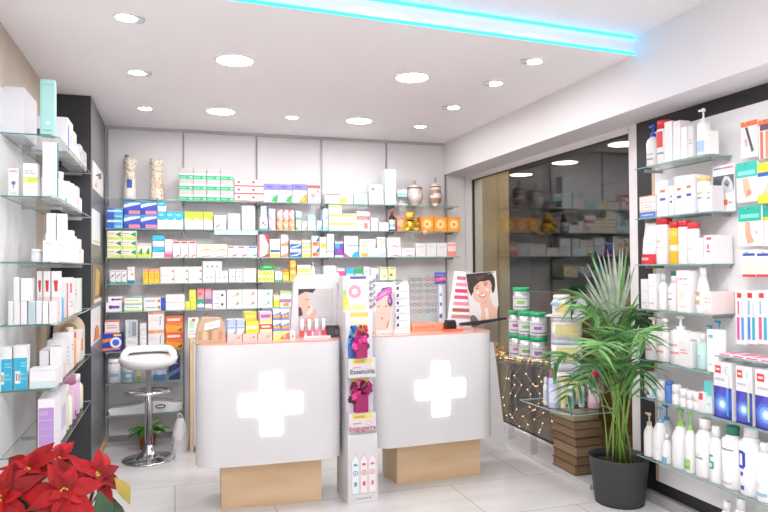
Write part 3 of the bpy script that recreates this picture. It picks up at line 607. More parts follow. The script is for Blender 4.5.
B(4, 323.6, 336.3, 265.4, W1, [T(.15, .4, .85, .7, 'd9d4da', 2)], 'plain white carton peeking over the lipstick display')
B(4, 336.6, 345, 268.5, 'f6e4ee', [R(0, .3, 1, .8, 'e0569f')], 'white carton with magenta band')
B(4, 346, 354.2, 268.2, W1, [R(0, .55, 1, 1, '2fb9ea'), R(0, .3, 1, .5, 'a9def2'), P('6fae5a', (.2, .05), (.8, .05), (.7, .25))], 'white carton with cyan top')
B(4, 354.5, 363, 268.2, W1, [R(0, .55, 1, 1, '35b26a'), R(0, .3, 1, .5, 'b2e3c4'), P('8aae4a', (.2, .05), (.8, .05), (.7, .25))], 'white carton with green top')
B(4, 363.6, 370, 266.8, W1, [T(.2, .6, .8, .8, GY, 2)], 'narrow plain white carton')
B(4, 370.4, 379, 268, W1, [P('7f9cc0', (.05, .0), (.45, .35), (.95, .55), (.95, .0)), P('566f96', (.3, .0), (.6, .3), (.8, .25), (.6, 0))], 'white carton with blue grey hill shape')
B(4, 379.6, 387.7, 267, 'f6efd6', [C(.6, .3, .2, 'f0cf6a'), R(0, .85, 1, .95, 'e9b98a')], 'cream carton with yellow spot')
B(4, 388, 396, 267, 'f2efc6', [C(.4, .4, .18, '9b7a52'), R(0, 0, .2, 1, 'dfe5a0'), R(.3, .85, .9, .93, 'b9a56a')], 'pale yellow carton with brown spot')
# fifth row
tp = [C(.3, .5, .22, '6a3f96'), R(.36, .35, .9, .65, '7a4fa6'), R(.85, 0, 1, 1, 'efe6f4')]
B(5, 105.8, 122, 302.5, 'f4f0f6', tp, 'white toothpaste carton with purple lettering, lower of two', name='toothpaste_box')
B(5, 107.7, 123.6, 296.6, 'f4f0f6', tp+[R(.9, .2, .98, .8, 'e0605f')], 'white toothpaste carton with purple lettering, upper of two', yb=302.5, name='toothpaste_box')
B(5, 124, 142.6, 297, 'f0f6ea', [R(0, 0, 1, .2, 'cfe08a'), R(0, .85, 1, 1, '7fc9d2'), T(.1, .4, .8, .65, '8fb59a', 1)], 'pale green flat carton with teal top line', rows=2)
B(5, 143.5, 165.2, 297.6, W1, [R(.8, 0, 1, 1, '2a4ec0'), C(.72, .5, .3, 'e0b98a'), C(.72, .5, .16, '9c5a4a'), T(.08, .35, .55, .65, TX, 1)], 'flat white carton with brown dot and blue end', rows=2)
B(5, 165.6, 184.8, 294, W1, [T(.1, .3, .7, .6, 'e4dfe8', 1), R(0, .94, 1, 1, GY)], 'plain white flat carton', rows=2)
yl = [R(.1, .55, .9, .85, 'e8e84f'), T(.15, .2, .8, .4, 'b9c23a', 1)]
B(5, 185.2, 196, 301.2, 'dfe05a', yl, 'lime yellow carton', cols=2)
B(5, 189.2, 196, 290, 'e2e25f', yl, 'single lime yellow carton upright on its pair', yb=301.2)
B(5, 197, 204.4, 298.8, 'eef4f2', [R(0, .5, 1, 1, '3fa98a'), R(0, 0, 1, .2, '5a8fc0'), C(.5, .45, .22, 'f4f4f6')], 'green topped white carton with blue base')
B(5, 204.7, 212, 298.8, 'f4e2ea', [R(0, .5, 1, 1, '8f6f9e'), C(.5, .4, .2, 'f6f0f4'), R(0, 0, 1, .12, 'd98aa8')], 'mauve topped pink carton')
B(5, 197.1, 204.3, 288.7, 'f29a9a', [C(.4, .5, .3, 'e0506a'), R(0, .85, 1, 1, 'e0605f')], 'red pink carton with round flower', yb=298.8)
B(5, 204.7, 211.9, 288.7, 'c9a2c4', [C(.5, .5, .25, 'e2a9b4'), R(0, .85, 1, 1, 'e0706f')], 'mauve carton with red top', yb=298.8)
B(5, 212.2, 226.2, 290.5, 'e6e2ea', [C(.72, .5, .14, DK), P('a24f8a', (.1, .2), (.5, .16), (.5, .24)), T(.1, .55, .5, .7, TX, 1)], 'grey lilac carton with dark dot', rows=2)
B(5, 226.7, 257.3, 289.6, W1, [C(.72, .55, .17, 'f0a06a'), P('7fb0dc', (.2, .25), (.7, .5), (.75, .42), (.4, .25)), P('efd08a', (.1, .2), (.6, .4), (.4, .2))], 'white carton with orange dot and blue swoosh', cols=2, rows=2)
B(5, 257.5, 272.7, 289.6, W1, [C(.72, .55, .17, '6fc6e2'), P('8fc9e4', (.2, .25), (.7, .5), (.75, .42), (.4, .25))], 'white carton with cyan dot and cyan swoosh', rows=2)
B(5, 273.5, 279.8, 295, 'f4efb0', [R(0, 0, 1, .62, 'f0e03c'), R(0, .62, 1, .8, W1), C(.5, .3, .2, 'c9c23a')], 'yellow carton with white top band')
B(5, 280.1, 291, 291, W1, [R(0, .85, 1, 1, 'b3d27a'), R(0, .3, 1, .5, 'a97aa4'), P('e0a24a', (.2, .05), (.8, .05), (.8, .3), (.3, .25))], 'white carton with purple band and amber patch')
# shelf behind the stool
B(6, 100.5, 122.4, 333.5, '2a3fae', [P('f08a3c', (0, .45), (.5, .6), (.5, .75), (0, .68)), P('f08a3c', (0, .05), (.9, .12), (.9, .22), (.1, .2)), C(.7, .5, .3, 'e9e6f4'), C(.7, .5, .18, '4a6ad0'), R(.6, .85, .95, .95, 'f2d94f')], 'large dark blue and orange pack with white swirl', name='nappy_pack', cat='pack', d=.15)
B(6, 104.5, 119.4, 320.5, 'f2e6e6', [R(0, .88, 1, 1, 'e66f62'), R(.05, 0, .95, .12, 'ef9a98'), T(.15, .35, .85, .7, 'd98a92', 2)], 'white carton with pink red frame on the dark blue pack', yb=332.7)
B(6, 125.4, 138, 337.8, 'e8e6ee', [T(.15, .55, .8, .8, 'bdbdc9', 2)], 'pale grey carton under the silver shaded carton')
B(6, 125.2, 138, 320, 'cfd3d9', [R(.25, .05, .9, .92, 'b4bac2'), R(.55, .1, .88, .9, '8b929c'), R(.2, .3, .3, .36, '6f7680')], 'silver grey carton with darker panel', yb=337.8)
B(6, 139.5, 146.8, 336, W1, [R(0, .8, 1, .84, GY)], 'narrow white carton, lower')
B(6, 139.7, 146.6, 323, W2, [T(.2, .4, .8, .6, GY, 1)], 'narrow off white carton, upper', yb=336)
B(6, 148, 164.4, 311.8, W1, [R(0, .86, .35, 1, 'ef9a6a'), R(.35, .86, 1, 1, 'f2b38a'), P('8a9ab0', (.72, .3), (.78, .3), (.78, .7), (.9, .78), (.72, .74)), T(.1, .5, .6, .7, 'dcd4d4', 2), R(0, 0, 1, .05, 'f0b08a')], 'large white carton with orange top stripe', rows=2)
B(6, 165.2, 183, 316, 'ef7a3c', [R(0, .62, 1, .95, 'e8562f'), R(.1, .7, .85, .86, 'f6d9cc'), P('f2a43c', (0, .05), (1, .05), (1, .35), (0, .5)), P('7a4a2f', (.65, .1), (.95, .1), (.95, .3))], 'red and orange carton with white lettering', rows=2)
# canister shelf
bottle(BK, 7, 106.8, 120.6, 359.5, 'wide', 'e9ebef', 'f1f1f3', 'large white powder canister with pale blue label', [((-1.1, 1.1), .15, .8, 'd3dde8'), ((-.7, .7), .4, .62, '9fb6cf')], flat=1, name='powder_canister', cat='canister')
bottle(BK, 7, 122.4, 133.4, 361.5, 'wide', 'e6eef2', 'f1f1f3', 'white powder canister with cyan label', [((-1.1, 1.1), .2, .75, '8fd0e6'), ((-.5, .5), .35, .6, 'f2f6f8')], flat=1, name='powder_canister', cat='canister')
B(7, 136.5, 141, 363, 'dfe6c4', [R(0, 0, 1, .3, '9fb65a')], 'narrow pale green carton behind the stool post')
B(7, 152.6, 166.6, 367, 'c5d6ea', [R(0, 0, 1, .45, '5f8fc9'), C(.5, .6, .2, W1), T(.1, .75, .8, .9, '7fa0c4', 1)], 'light blue pack with white dot')
B(7, 168.2, 180.4, 357, '26345e', [P('5f7fb0', (0, .1), (1, .4), (1, .55), (0, .3)), T(.2, .65, .8, .8, '8fa0c4', 1)], 'dark navy tall pack')
# baby scale on the lowest shelf
u0 = BK.uz(108, 405)[0]; u1 = BK.uz(182.5, 405)[0]; w_ = u1-u0
t = thing('baby_scale', 'sleek white baby scale with round display on the lowest back shelf', 'scale', ((u0+u1)/2, 6.04, ROWZ[8]+.0006))
pts = []; n = 24
top = [(-w_/2+w_*i/n, .048+.03*math.exp(-((i/n-.66)/.2)**2)+.01*math.cos(PI*(i/n-.5))) for i in range(n+1)]
b = MB(); b.prism_y([(-w_/2+.02, 0), (w_/2-.03, 0), (w_/2, .02)]+[(x, z) for x, z in reversed(top)], -.1, .1, WHITE, smooth=True); b.build('tray', t)
b = MB(); b.prism_y([(.118+.042*math.cos(a), .05+.018*math.sin(a)) for a in [2*PI*i/24 for i in range(24)]], -.106, -.1005, M('2e3036', .3)); b.build('display_bezel', t)
b = MB(); b.prism_y([(.09, .043), (.146, .043), (.146, .058), (.09, .058)], -.108, -.1063, M('dfe9ea', .2)); b.build('display_screen', t)
# ------------------------------------------------------------------ shelving along the stone wall (poinsettia side)
LR = {1: 2.19, 2: 1.873, 3: 1.539, 4: 1.221, 5: .893, 6: .56}
LN = {i: f'{ORD[i-1]} shelf on stone wall' for i in LR}; LN[1] = 'top shelf on stone wall'
LF = Frame('back', 3.745, LR, LN, 'goods on the %s'); LS = Frame('left', -.592, LR, LN, 'goods on the %s')
b = MB(); b.box(XL, XL+.004, 3.0, 4.62, .1, 2.42, M('eaecec', .4)); struct('trim_5', b)
for r, z in LR.items():
    t = thing('glass_shelf', f'glass shelf on the stone wall above the poinsettia, {ORD[r-1]} from the top', 'shelf', (-.70, 4.43, z), 0, 'glass shelves on the stone wall')
    b = MB(); x0, x1, y0, y1 = XL+.0045+.70, -.568+.70, 3.72-4.43, 5.148-4.43
    b.prism([(x0, y0), (x1-.03, y0), (x1, y0+.03), (x1, y1), (x0, y1)], -.006, 0, SHELF, M('b3c6c4', .15)); b.face([(x0, y0-.0003, -.0065), (x1-.03, y0-.0003, -.0065), (x1-.03, y0-.0003, .0003), (x0, y0-.0003, .0003)], M('3f857d', .15)); b.build('glass_panel', t)
    for y in (4.2, 5.06):
        b = MB(); b.box(x0, x1-.05, y-4.43-.004, y-4.43+.004, -.028, -.0096, STEEL); b.build('bracket', t)
LB = lambda *a, **k: carton(LF, *a, **k); SB = lambda *a, **k: carton(LS, *a, **k)
Lb = lambda *a, **k: bottle(LF, *a, **k); Sb = lambda *a, **k: bottle(LS, *a, **k)
# top
o = LB(1, -7, 24.6, 86, 'dedfe5', [], 'big plain white carton beside the teal carton', off=.03, d=.33, name='white_carton')[0]
LB(1, 39.5, 55, 79, 'a8d9d6', [R(0, .9, 1, .915, '86c1be'), C(.55, .22, .14, 'd9ecec'), R(.2, .08, .8, .1, '88a8b0'), R(0, 0, .12, 1, '9bd0cd')], 'tall pale teal carton at the shelf corner', d=.06, off=.0, name='cosmetics_carton')
SB(1, 4.22, 4.44, ('h', .2), 'eef0f6', [R(.1, .05, .3, .8, '3a5fd0'), R(.4, .3, .8, .6, 'c5cfe4')], 'white blood pressure monitor carton with blue stripe', d=.19, name='monitor_carton')
b = MB(); b.box(-.045, .045, -.002, 0, 0, .128, M('eef0f6', .4)); b.box(-.04, .04, -.0026, -.0021, .08, .122, M('39496e', .4)); o = b.build('screen_card', None, (-.725, 4.214, LR[1]+.0012)); tag(o, 'small white card with navy screen picture in front of the blood pressure monitor carton', 'card')
b = MB()
SB(1, 4.47, 4.61, ('h', .17), W1, [T(.2, .5, .8, .7, GY, 2)], 'plain white carton behind the monitor carton', d=.12)
Sb(1, 4.64, 4.73, ('h', .17), 'pump', 'f1f2f4', 'eceef0', 'white lotion bottle with pump head', flat=1)
SB(1, 4.76, 4.9, ('h', .14), W1, [T(.2, .5, .8, .7, GY, 2)], 'white carton beyond the pump bottle', d=.11)
SB(1, 4.93, 5.1, ('h', .13), W2, [T(.2, .4, .8, .6, GY, 1)], 'off white carton farthest along against the dark panel', d=.11)
# second
LB(2, 7.8, 19, 168, W1, [R(.1, .86, .85, .92, 'e39aa4'), C(.5, .47, .22, '9a86b5'), C(.5, .47, .1, '5f4a8a'), R(.45, .28, .55, .42, '8a7aa8'), T(.2, .06, .8, .14, 'd9b5bf', 1)], 'slim white carton with purple flower', d=.05)
LB(2, 22.5, 38, 163, W1, [R(0, .42, 1, .58, 'd2e05a'), T(.12, .66, .85, .8, 'b7b7c4', 2), C(.2, .5, .1, 'eef2c4')], 'white carton with lime green band', d=.06)
LB(2, 42, 57.3, 142, 'f1eff4', [R(0, .02, 1, .03, GY), R(.15, .2, .16, .95, 'e4e2ea')], 'tall white carton with teal side', d=.05, side='2f93a4')
Sb(2, 3.88, 3.97, ('h', .15), 'wide', 'f1f2f5', 'ee6f92', 'white deodorant with pink cap behind the teal sided carton', flat=1)
Sb(2, 4.0, 4.1, ('h', .2), 'cone', 'f1f2f5', 'f4f5f7', 'white pointed spray bottle', flat=1)
Sb(2, 4.13, 4.25, ('h', .19), 'cap', 'f3f4f6', 'f1f2f4', 'white bottle with small cyan mark', [((-.5, .5), .1, .3, '3fb4d2')], flat=.8)
SB(2, 4.28, 4.42, ('h', .15), W1, [T(.2, .5, .8, .7, GY, 2)], 'white carton next to the cyan marked bottle', d=.1)
Sb(2, 4.45, 4.56, ('h', .16), 'wide', 'eff1f5', 'e9ebef', 'white round topped bottle, one before the last', flat=.8)
SB(2, 4.6, 4.74, ('h', .16), W1, [T(.2, .3, .8, .5, GY, 2)], 'square white carton between two bottles', d=.1)
Sb(2, 4.77, 4.9, ('h', .15), 'cap', 'f3f4f6', 'dfe8ee', 'white bottle near the dark panel', flat=.8)
# third
jar(LF, 3, 30, 42, 249, 'e4e8ea', 'f2f3f4', 'small clear and white round cream jar', off=.02)
LB(3, 42.4, 57, 240, 'f0eff2', [T(.2, .8, .5, .88, GY, 1), C(.6, .86, .05, GY)], 'square white carton at the shelf corner', d=.06)
LB(3, 46, 56, 213, 'f3f1f4', [T(.2, .3, .8, .4, 'e0dce2', 1)], 'tall white carton behind the corner carton', off=.1, d=.07)
LB(3, 56.4, 66, 213.5, 'f4f2f5', [T(.2, .3, .8, .4, 'e0dce2', 1)], 'tall white carton next to the pump bottle', off=.1, d=.07)
Sb(3, 4.08, 4.22, ('h', .26), 'pump', 'f4f4f7', 'f1f1f4', 'large white pump bottle', flat=.8)
Sb(3, 4.26, 4.38, ('h', .17), 'cap', 'f4f4f7', 'f1f1f4', 'white capped bottle behind the pump bottle', flat=.8)
SB(3, 4.41, 4.52, ('h', .2), 'f1f0f4', [T(.2, .4, .8, .6, 'd9d6e2', 2)], 'upright white carton with lilac print', d=.1)
Sb(3, 4.55, 4.66, ('h', .17), 'wide', 'f4f4f7', 'f1f1f4', 'white cylinder bottle in the middle', flat=.9)
SB(3, 4.7, 4.84, ('h', .16), W1, [C(.5, .5, .12, 'f0a58a')], 'white carton with peach dot', d=.1)
Sb(3, 4.87, 4.98, ('h', .14), 'cap', 'f4f4f7', 'f1f1f4', 'small white bottle farthest along', flat=.9)
p = on_y(79.5, 261, 3.76)
# fourth
for i, (a, c, cl, lk) in enumerate(((8, 13.4, W1, 'first slim white carton of the front row'), (13.7, 20, W1, 'second slim white carton of the front row'), (20.3, 27.2, 'f0eef2', 'third slim white carton of the front row'),
                                   (28, 35.6, 'b9d0d4', 'slim pale teal carton of the front row'), (36, 42, W1, 'slim white carton just past the teal one'), (42.3, 48.2, 'f0eef2', 'second slim white carton past the teal one'), (48.5, 56.8, W1, 'wider white carton ending the front row'))):
    LB(4, a, c, 301, cl, [R(0, .97, 1, 1, 'f8f8fa'), R(.1, .2, .14, .8, 'dddce2')], lk, d=.05, off=.004*i % .01)
LB(4, 13.2, 19.6, 277, W1, [R(0, .97, 1, 1, 'f8f8fa')], 'slim white carton standing on the front row', yb=301, d=.05)
LB(4, 20, 33, 278, 'e9eaee', [R(0, .97, 1, 1, 'f8f8fa')], 'wide white carton standing on the front row', yb=301, d=.05)
ch = [P('c9323f', (.3, 1), (.7, 1), (.5, .8)), T(.2, .4, .8, .55, 'e6b9bd', 2)]
for i, (a, c) in enumerate(((36.5, 42.5), (43, 50.5), (51, 60))):
    LB(4, a, c, 271, 'f2eff1', [P('c63a44', (.25, .82), (.8, .82), (.7, .6), (.4, .6)), R(0, .0, 1, .5, 'efd9da')], f'white carton with red chevron, {ORD[i]} of the rear row', off=.1, d=.06)
Sb(4, 4.02, 4.13, ('h', .19), 'pump', '5fb2e6', '52c4e4', 'sky blue pump bottle', flat=.8)
SB(4, 4.17, 4.29, ('h', .2), 'eeeaec', [R(.2, 0, .6, 1, 'd94b4a')], 'white carton with a tall red stripe', d=.09)
SB(4, 4.32, 4.46, ('h', .23), 'f2f0f2', [R(0, .6, .5, .85, 'dd4a4f'), T(.2, .2, .8, .4, GY, 2)], 'white carton with red square', d=.1)
SB(4, 4.5, 4.64, ('h', .22), W1, [T(.2, .5, .8, .7, GY, 2)], 'tall white carton before the green edged one', d=.1)
SB(4, 4.68, 4.86, ('h', .22), 'e7ece8', [R(.8, 0, 1, 1, '4f8f6a')], 'white carton with green edge', d=.1)
# fifth
qr = [R(0, 0, 1, .72, '35b4da'), R(.12, .14, .5, .42, 'eef3f6'), R(.18, .2, .26, .36, '8f7a78'), R(.32, .2, .36, .36, '8f7a78'), R(.4, .2, .46, .36, '8f7a78'), T(.55, .5, .95, .64, '8ad7ee', 2), T(.55, .2, .95, .4, '7ccfe9', 2), R(.1, .76, .14, 1, 'd5d8dc'), R(.4, .76, .44, 1, 'dcdfe3')]
LB(5, -4, 12.4, 347, 'eceff1', qr, 'white wipes pack with turquoise lower part, next to its twin', d=.07, name='wipes_pack', cat='pack')
LB(5, 12.8, 27.4, 345.5, 'eceff1', qr, 'white wipes pack with turquoise lower part, beside low box', d=.07, name='wipes_pack', cat='pack')
LB(5, 29, 56, 368.5, 'eef0f4', [R(0, 0, 1, .35, 'd5e4ee'), R(.35, .42, .7, .5, 'f8fafc'), R(0, .9, 1, .93, 'd9dce2')], 'low white box with pale blue base', d=.1, name='cosmetics_box')
LB(5, 39, 49, 351, 'e6e6ec', [T(.2, .4, .8, .6, GY, 1)], 'greyish white carton behind the low box', off=.14, d=.06)
LB(5, 49.4, 61.5, 345, 'f0eff4', [R(0, .96, 1, 1, GY), T(.2, .3, .8, .4, GY, 1)], 'tall white carton behind the low box', off=.14, d=.06)
SB(5, 3.99, 4.15, ('h', .17), 'f1eff1', [R(.5, 0, 1, .5, 'f2d6c9')], 'white carton with peach corner', d=.1)
SB(5, 4.18, 4.34, ('h', .2), W1, [T(.2, .2, .8, .8, 'b9bfd9', 5)], 'white carton with blue grey text lines', d=.1)
SB(5, 4.37, 4.5, ('h', .22), 'f0eeee', [T(.2, .5, .8, .7, GY, 2)], 'tall white carton past the text lined carton', d=.1)
Sb(5, 4.53, 4.62, ('h', .24), 'cap', 'e2a35a', 'efe6da', 'amber oil bottle with pale cap', flat=.9)
Sb(5, 4.65, 4.74, ('h', .2), 'cap', 'e9d6c9', 'd9584a', 'beige bottle with red cap', flat=.9)
SB(5, 4.78, 4.93, ('h', .2), 'e9e4e0', [R(.2, .3, .8, .7, 'd98a5a')], 'cream carton with tan square', d=.1)
# arch shaped picture on the fifth shelf
def arch(r, zc, z0): return [(r, z0)]+[(r*math.cos(PI*i/16), zc+r*math.sin(PI*i/16)) for i in range(17)]+[(-r, z0)]
t = thing('arch_display', 'cream arch shaped card with dark inner arch, far end of fifth stone wall shelf', 'display stand', (-.70, 5.05, LR[5]+.0006))
b = MB(); b.prism_y(list(arch(.1, .19, 0)), 0, .012, M('dfd0b8', .5)); b.build('outer_arch', t)
b = MB(); b.prism_y(list(arch(.06, .17, .02)), -.002, -.0004, M('b89a6c', .5)); b.build('inner_arch', t)
# sixth
pu = [R(0, .86, 1, 1, 'f1eff4'), R(.04, .14, .96, .84, 'b596d2'), R(.04, .6, .96, .62, 'c9b0e0'), R(.04, .46, .96, .47, 'c9b0e0'), R(.04, .32, .96, .33, 'c9b0e0'), R(.1, .7, .6, .78, 'c4a8dc')]
LB(6, 37.5, 55, 399, 'f1eff4', pu, 'large white carton with purple front panel', d=.2, name='purple_carton')
SB(6, 4.0, 4.18, ('h', .26), 'eeecf4', [R(.1, .2, .9, .7, 'd2c4e6')], 'white carton with lilac panel behind the purple one', d=.1)
Sb(6, 4.22, 4.32, ('h', .25), 'wide', 'dce6b4', 'f0f0ec', 'pale green bottle with white cap', flat=.8)
Sb(6, 4.35, 4.46, ('h', .24), 'cap', 'f0eef0', 'e4e4e8', 'white bottle between the green and pink bottles', flat=.8)
Sb(6, 4.5, 4.64, ('h', .27), 'wide', 'd9b3cc', 'b56f96', 'pink shower gel bottle with plum cap', [((-.4, .4), .1, .3, '7a2f6a')], flat=.8)
Sb(6, 4.67, 4.8, ('h', .25), 'wide', 'd9c2e0', 'efe6ee', 'lilac bottle beside the pink shower gel', flat=.8)
Sb(6, 4.84, 4.96, ('h', .23), 'cap', 'ece6d2', 'f0eee6', 'cream bottle at the far end', flat=.8)
# small picture cards on the side of the dark panel
def side_card(pa, pb, look, prints, base='f2f1f0'):
    a = on_x(pa[0], pa[1], -.565); c = on_x(pb[0], pb[1], -.565); w = c.y-a.y; h = a.z-c.z
    b = MB(); b.box(-w/2, w/2, 0, .004, 0, h, M(base, .4)); prints_on(b, w, h, prints)
    tag(b.build('hanging_picture_card', None, (-.5655, (a.y+c.y)/2, c.z), PI/2), look, 'picture', 'picture cards on the dark side panel')
side_card((93, 160), (103.3, 198), 'white picture card with a dark green sprig, topmost on the dark side panel', [P('2f6a4a', (.2, .55), (.5, .75), (.9, .95), (.55, .65)), P('3f7f5a', (.45, .5), (.7, .85), (.8, .7)), P('e9b9b4', (.1, .1), (.4, .15), (.3, .4))])
side_card((92.5, 208), (100, 246), 'plain white picture card, second from top on the dark side panel', [R(.1, .05, .9, .12, 'd9b9a8')])
side_card((92.5, 264), (104, 300), 'picture card of brown and golden flacons on the dark side panel', [R(0, 0, 1, 1, '8f7d6a'), P('d9b45a', (.2, .2), (.5, .2), (.6, .8), (.3, .9)), P('4a3f35', (.5, .1), (.9, .1), (.8, .6)), R(.1, .02, .7, .12, 'ece6de')], '6f6a64')
side_card((91.5, 310), (100.5, 338), 'white picture card with orange shape, lowest on the dark side panel', [P('e08a4a', (.2, .05), (.9, .05), (.8, .4), (.5, .5)), C(.4, .3, .15, 'c9643a')])

# ------------------------------------------------------------------ shelving beside the palm (window side)
sbox('wall_right_panel', 2.905, 2.96, YF, 3.62, 0, 2.43, M('2b2c31', .5))
b = MB(); b.box(2.885, 2.9045, YF, 3.43, .145, 2.335, M('f0f0f2', .45)); struct('trim_6', b)
sbox('trim_7', 2.884, 2.9045, 3.431, 3.455, .145, 2.335, OAKV)
sbox('baseboard_right', 2.865, 2.9045, YF, 3.62, 0, .065, noise_mat('grey_skirting', 'a3a3a5', 'b5b5b6', 6, .4))
RR = {1: 2.09, 2: 1.782, 3: 1.502, 4: 1.232, 5: .927, 6: .697, 7: .338}
RN = {i: f'{ORD[i-1]} shelf beside palm' for i in RR}; RN[1] = 'top shelf beside palm'
RU = Frame('right', 2.722, RR, RN, 'goods on the %s')
for r, z in RR.items():
    y0 = 2.82 if r < 6 else 1.9
    glass_shelf(2.705, 2.884, y0, 3.392 if r < 6 else 3.41, z, f'glass shelf beside the palm and window post, {ORD[r-1]} from the top', 'glass shelves beside the palm', [y0+.02, 3.36], axis='x')
RB = lambda *a, **k: carton(RU, *a, **k); Rb = lambda *a, **k: bottle(RU, *a, **k)
# top
Rb(1, 643, 652.3, 124.5, 'pump', W1, '2f55d8', 'white pump bottle with blue pump collar', [((-.8, .8), .5, .53, '8f97b0'), ((-.8, .8), .28, .33, '7a7f92')])
Rb(1, 653.2, 663.6, 120.5, 'wide', W1, 'd8323f', 'white bottle with red label and red cap', [((-.8, .6), .5, .98, 'd94450'), ((-.7, .7), .3, .35, '8a8f9c')], shoulder=.95)
RB(1, 664, 672, 121.5, W1, [T(.2, .3, .8, .6, 'e9e4ea', 3)], 'tall white carton, first of a pair', d=.07)
RB(1, 672.2, 680, 121, W1, [R(0, .86, 1, 1, 'f2dfe0'), T(.2, .3, .8, .6, 'e9e4ea', 3)], 'tall white carton with pinkish top', d=.07)
RB(1, 680.3, 687, 127, 'f5f3f2', [R(.15, .1, .2, .9, 'e4dfc4')], 'slim white carton with pale yellow edge', d=.06)
RB(1, 687.3, 692.8, 125.5, W2, [T(.2, .4, .8, .6, GY, 2)], 'slim off white carton beside tall pump bottle', d=.06)
Rb(1, 693.2, 703.2, 108, 'pump', 'f5f5f8', 'f4f4f6', 'tallest white pump bottle with pale blue label', [((-.85, .85), .12, .52, 'a8c8ea')], shoulder=.86)
RB(1, 703.6, 709.6, 131, 'f3f1ee', [R(.8, 0, 1, 1, 'e2d9cf'), T(.1, .4, .7, .6, GY, 2)], 'white carton with beige side at the shelf end', d=.06)
# second
RB(2, 639, 655.4, 212, 'cfd9ee', [R(0, 0, 1, 1, '5a7fd0'), T(.15, .3, .85, .7, 'c9d6f0', 1)], 'low blue display tray under the orange capped packs', d=.07, name='display_tray', cat='tray')
RB(2, 639.2, 655.4, 195.5, 'f2ece9', [R(0, .93, 1, 1, 'f0956a'), R(0, .55, 1, .6, 'efc4b0'), T(.1, .62, .95, .85, 'd9d4dc', 2), T(.1, .2, .95, .5, 'c9c4cf', 2), R(0, .05, 1, .12, 'f2b9a0')], 'white pack with orange top line on the blue tray', yb=212, d=.06)
om = lambda a, c: [R(.3, a, .75, a+.07, 'ec7a4f'), R(.28, c, .78, c+.07, '3f57b8'), T(.2, .87, .8, .92, 'd9cfdc', 1), T(.2, .12, .8, .2, 'e6dfe6', 1)]
RB(2, 660-3.8, 667.6, 180.6, W1, om(.67, .44), 'tall white carton with orange and blue marks, closest to the window', d=.07, side='dfe3ec')
RB(2, 667.9, 673.2, 185.3, W1, om(.6, .42), 'narrow white carton with orange and blue marks', d=.06)
RB(2, 673.5, 682.8, 175.8, W1, om(.62, .42), 'tallest white carton pair with orange and blue marks, first', d=.07)
RB(2, 683, 693.2, 174.7, W1, om(.66, .45), 'tallest white carton pair with orange and blue marks, second', d=.07)
Rb(2, 693.8, 704, 176, 'wide', W1, 'f4c084', 'white bottle with pale orange cap', [((-.5, .5), .62, .68, 'f0a890'), ((-.4, .4), .46, .52, '7a82b0')], caph=.03, shoulder=.95)
RB(2, 704.4, 711.4, 185.6, W1, [R(.3, .7, .75, .76, 'ee9a8a'), R(.3, .5, .75, .56, '7a82a0')], 'short white carton with orange and blue marks', d=.08, side='d6d4da')
# standee near the wall
p = RU.uz(713, 200, .11); q = RU.uz(735, 200, .11)
w_ = q[0]-p[0]; zt = RU.uz(724, 165, .11)[1]; h_ = zt-RR[2]-.001
b = MB(); b.box(-w_/2, w_/2, 0, .006, 0, h_, M('f1f0f2', .4))
pic = [R(.03, .4, .97, .78, '5d6570'), P('d3d6da', (.35, .4), (.97, .4), (.9, .6), (.75, .74), (.55, .76), (.42, .64)), P('8f98a2', (.5, .62), (.65, .7), (.8, .6), (.7, .5)), P('2f3640', (.55, .56), (.65, .6), (.72, .55)), P('b9bfc6', (.3, .4), (.5, .4), (.45, .52)), R(.2, .14, .68, .25, 'ee7f4f'), R(.72, .17, .9, .2, 'b5b5bf'),
       T(.08, .9, .5, .97, '8a7fb5', 1), T(.5, .9, .95, .97, 'e06a72', 1)]
prints_on(b, w_, h_, pic)
tag(b.build('poster_standee', None, RU.pos((p[0]+q[0])/2, RR[2]+.001, .11), RU.rot), 'white standee with a grey face photograph and orange pill shape, second shelf beside palm', 'poster')
# third
Rb(3, 637, 650.6, 222.5, 'tube', 'eeeef1', 'd23a44', 'white standing tube with red lower third', [((-1.2, 1.2), .0, .3, 'd8313c'), ((-.7, .5), .12, .2, 'f0b5b8')], caph=.012, name='cream_tube', cat='tube')
Rb(3, 645.5, 652.5, 218.8, 'wide', 'e9e6ea', 'b82f3a', 'white bottle with dark red cap behind the tube', off=.108, caph=.035)
Rb(3, 652.2, 663.6, 218, 'wide', W1, 'cf3540', 'tall white bottle with bright red cap', [((-.3, .4), .7, .74, 'eaa9a4'), ((-.6, .6), .52, .55, 'e6c9c6')], caph=.04)
Rb(3, 666.5, 674.6, 222, 'wide', 'f0b631', 'd2333e', 'amber yellow bottle with red cap and white band', [((-1.3, 1.3), .45, .66, 'f0ddd2'), ((-1.3, 1.3), .95, 1.15, 'f2c65a')], caph=.035)
Rb(3, 675, 684, 220.8, 'wide', W1, 'd8303c', 'white bottle with red cap next to the amber bottle', [((-.6, .3), .7, .76, 'd9d0d2')], caph=.035)
Rb(3, 684.3, 693.4, 222.6, 'wide', W1, 'dc3a44', 'white bottle with red cap beside the white cartons', [((-.6, .6), .5, .55, 'e0c9ca')], caph=.035)
RB(3, 695, 703, 237.7, W1, [T(.2, .5, .8, .7, 'c9d4e6', 2)], 'small white carton with pale blue text', d=.07)
RB(3, 703.3, 711.8, 235, W1, [P('e04a55', (.45, .5), (.6, .5), (.65, .62), (.52, .72), (.4, .62)), R(.3, .4, .8, .46, 'e0606a'), R(.35, .84, .95, .92, 'd94a5a')], 'white carton with red emblem', d=.14, side='eae8ea')
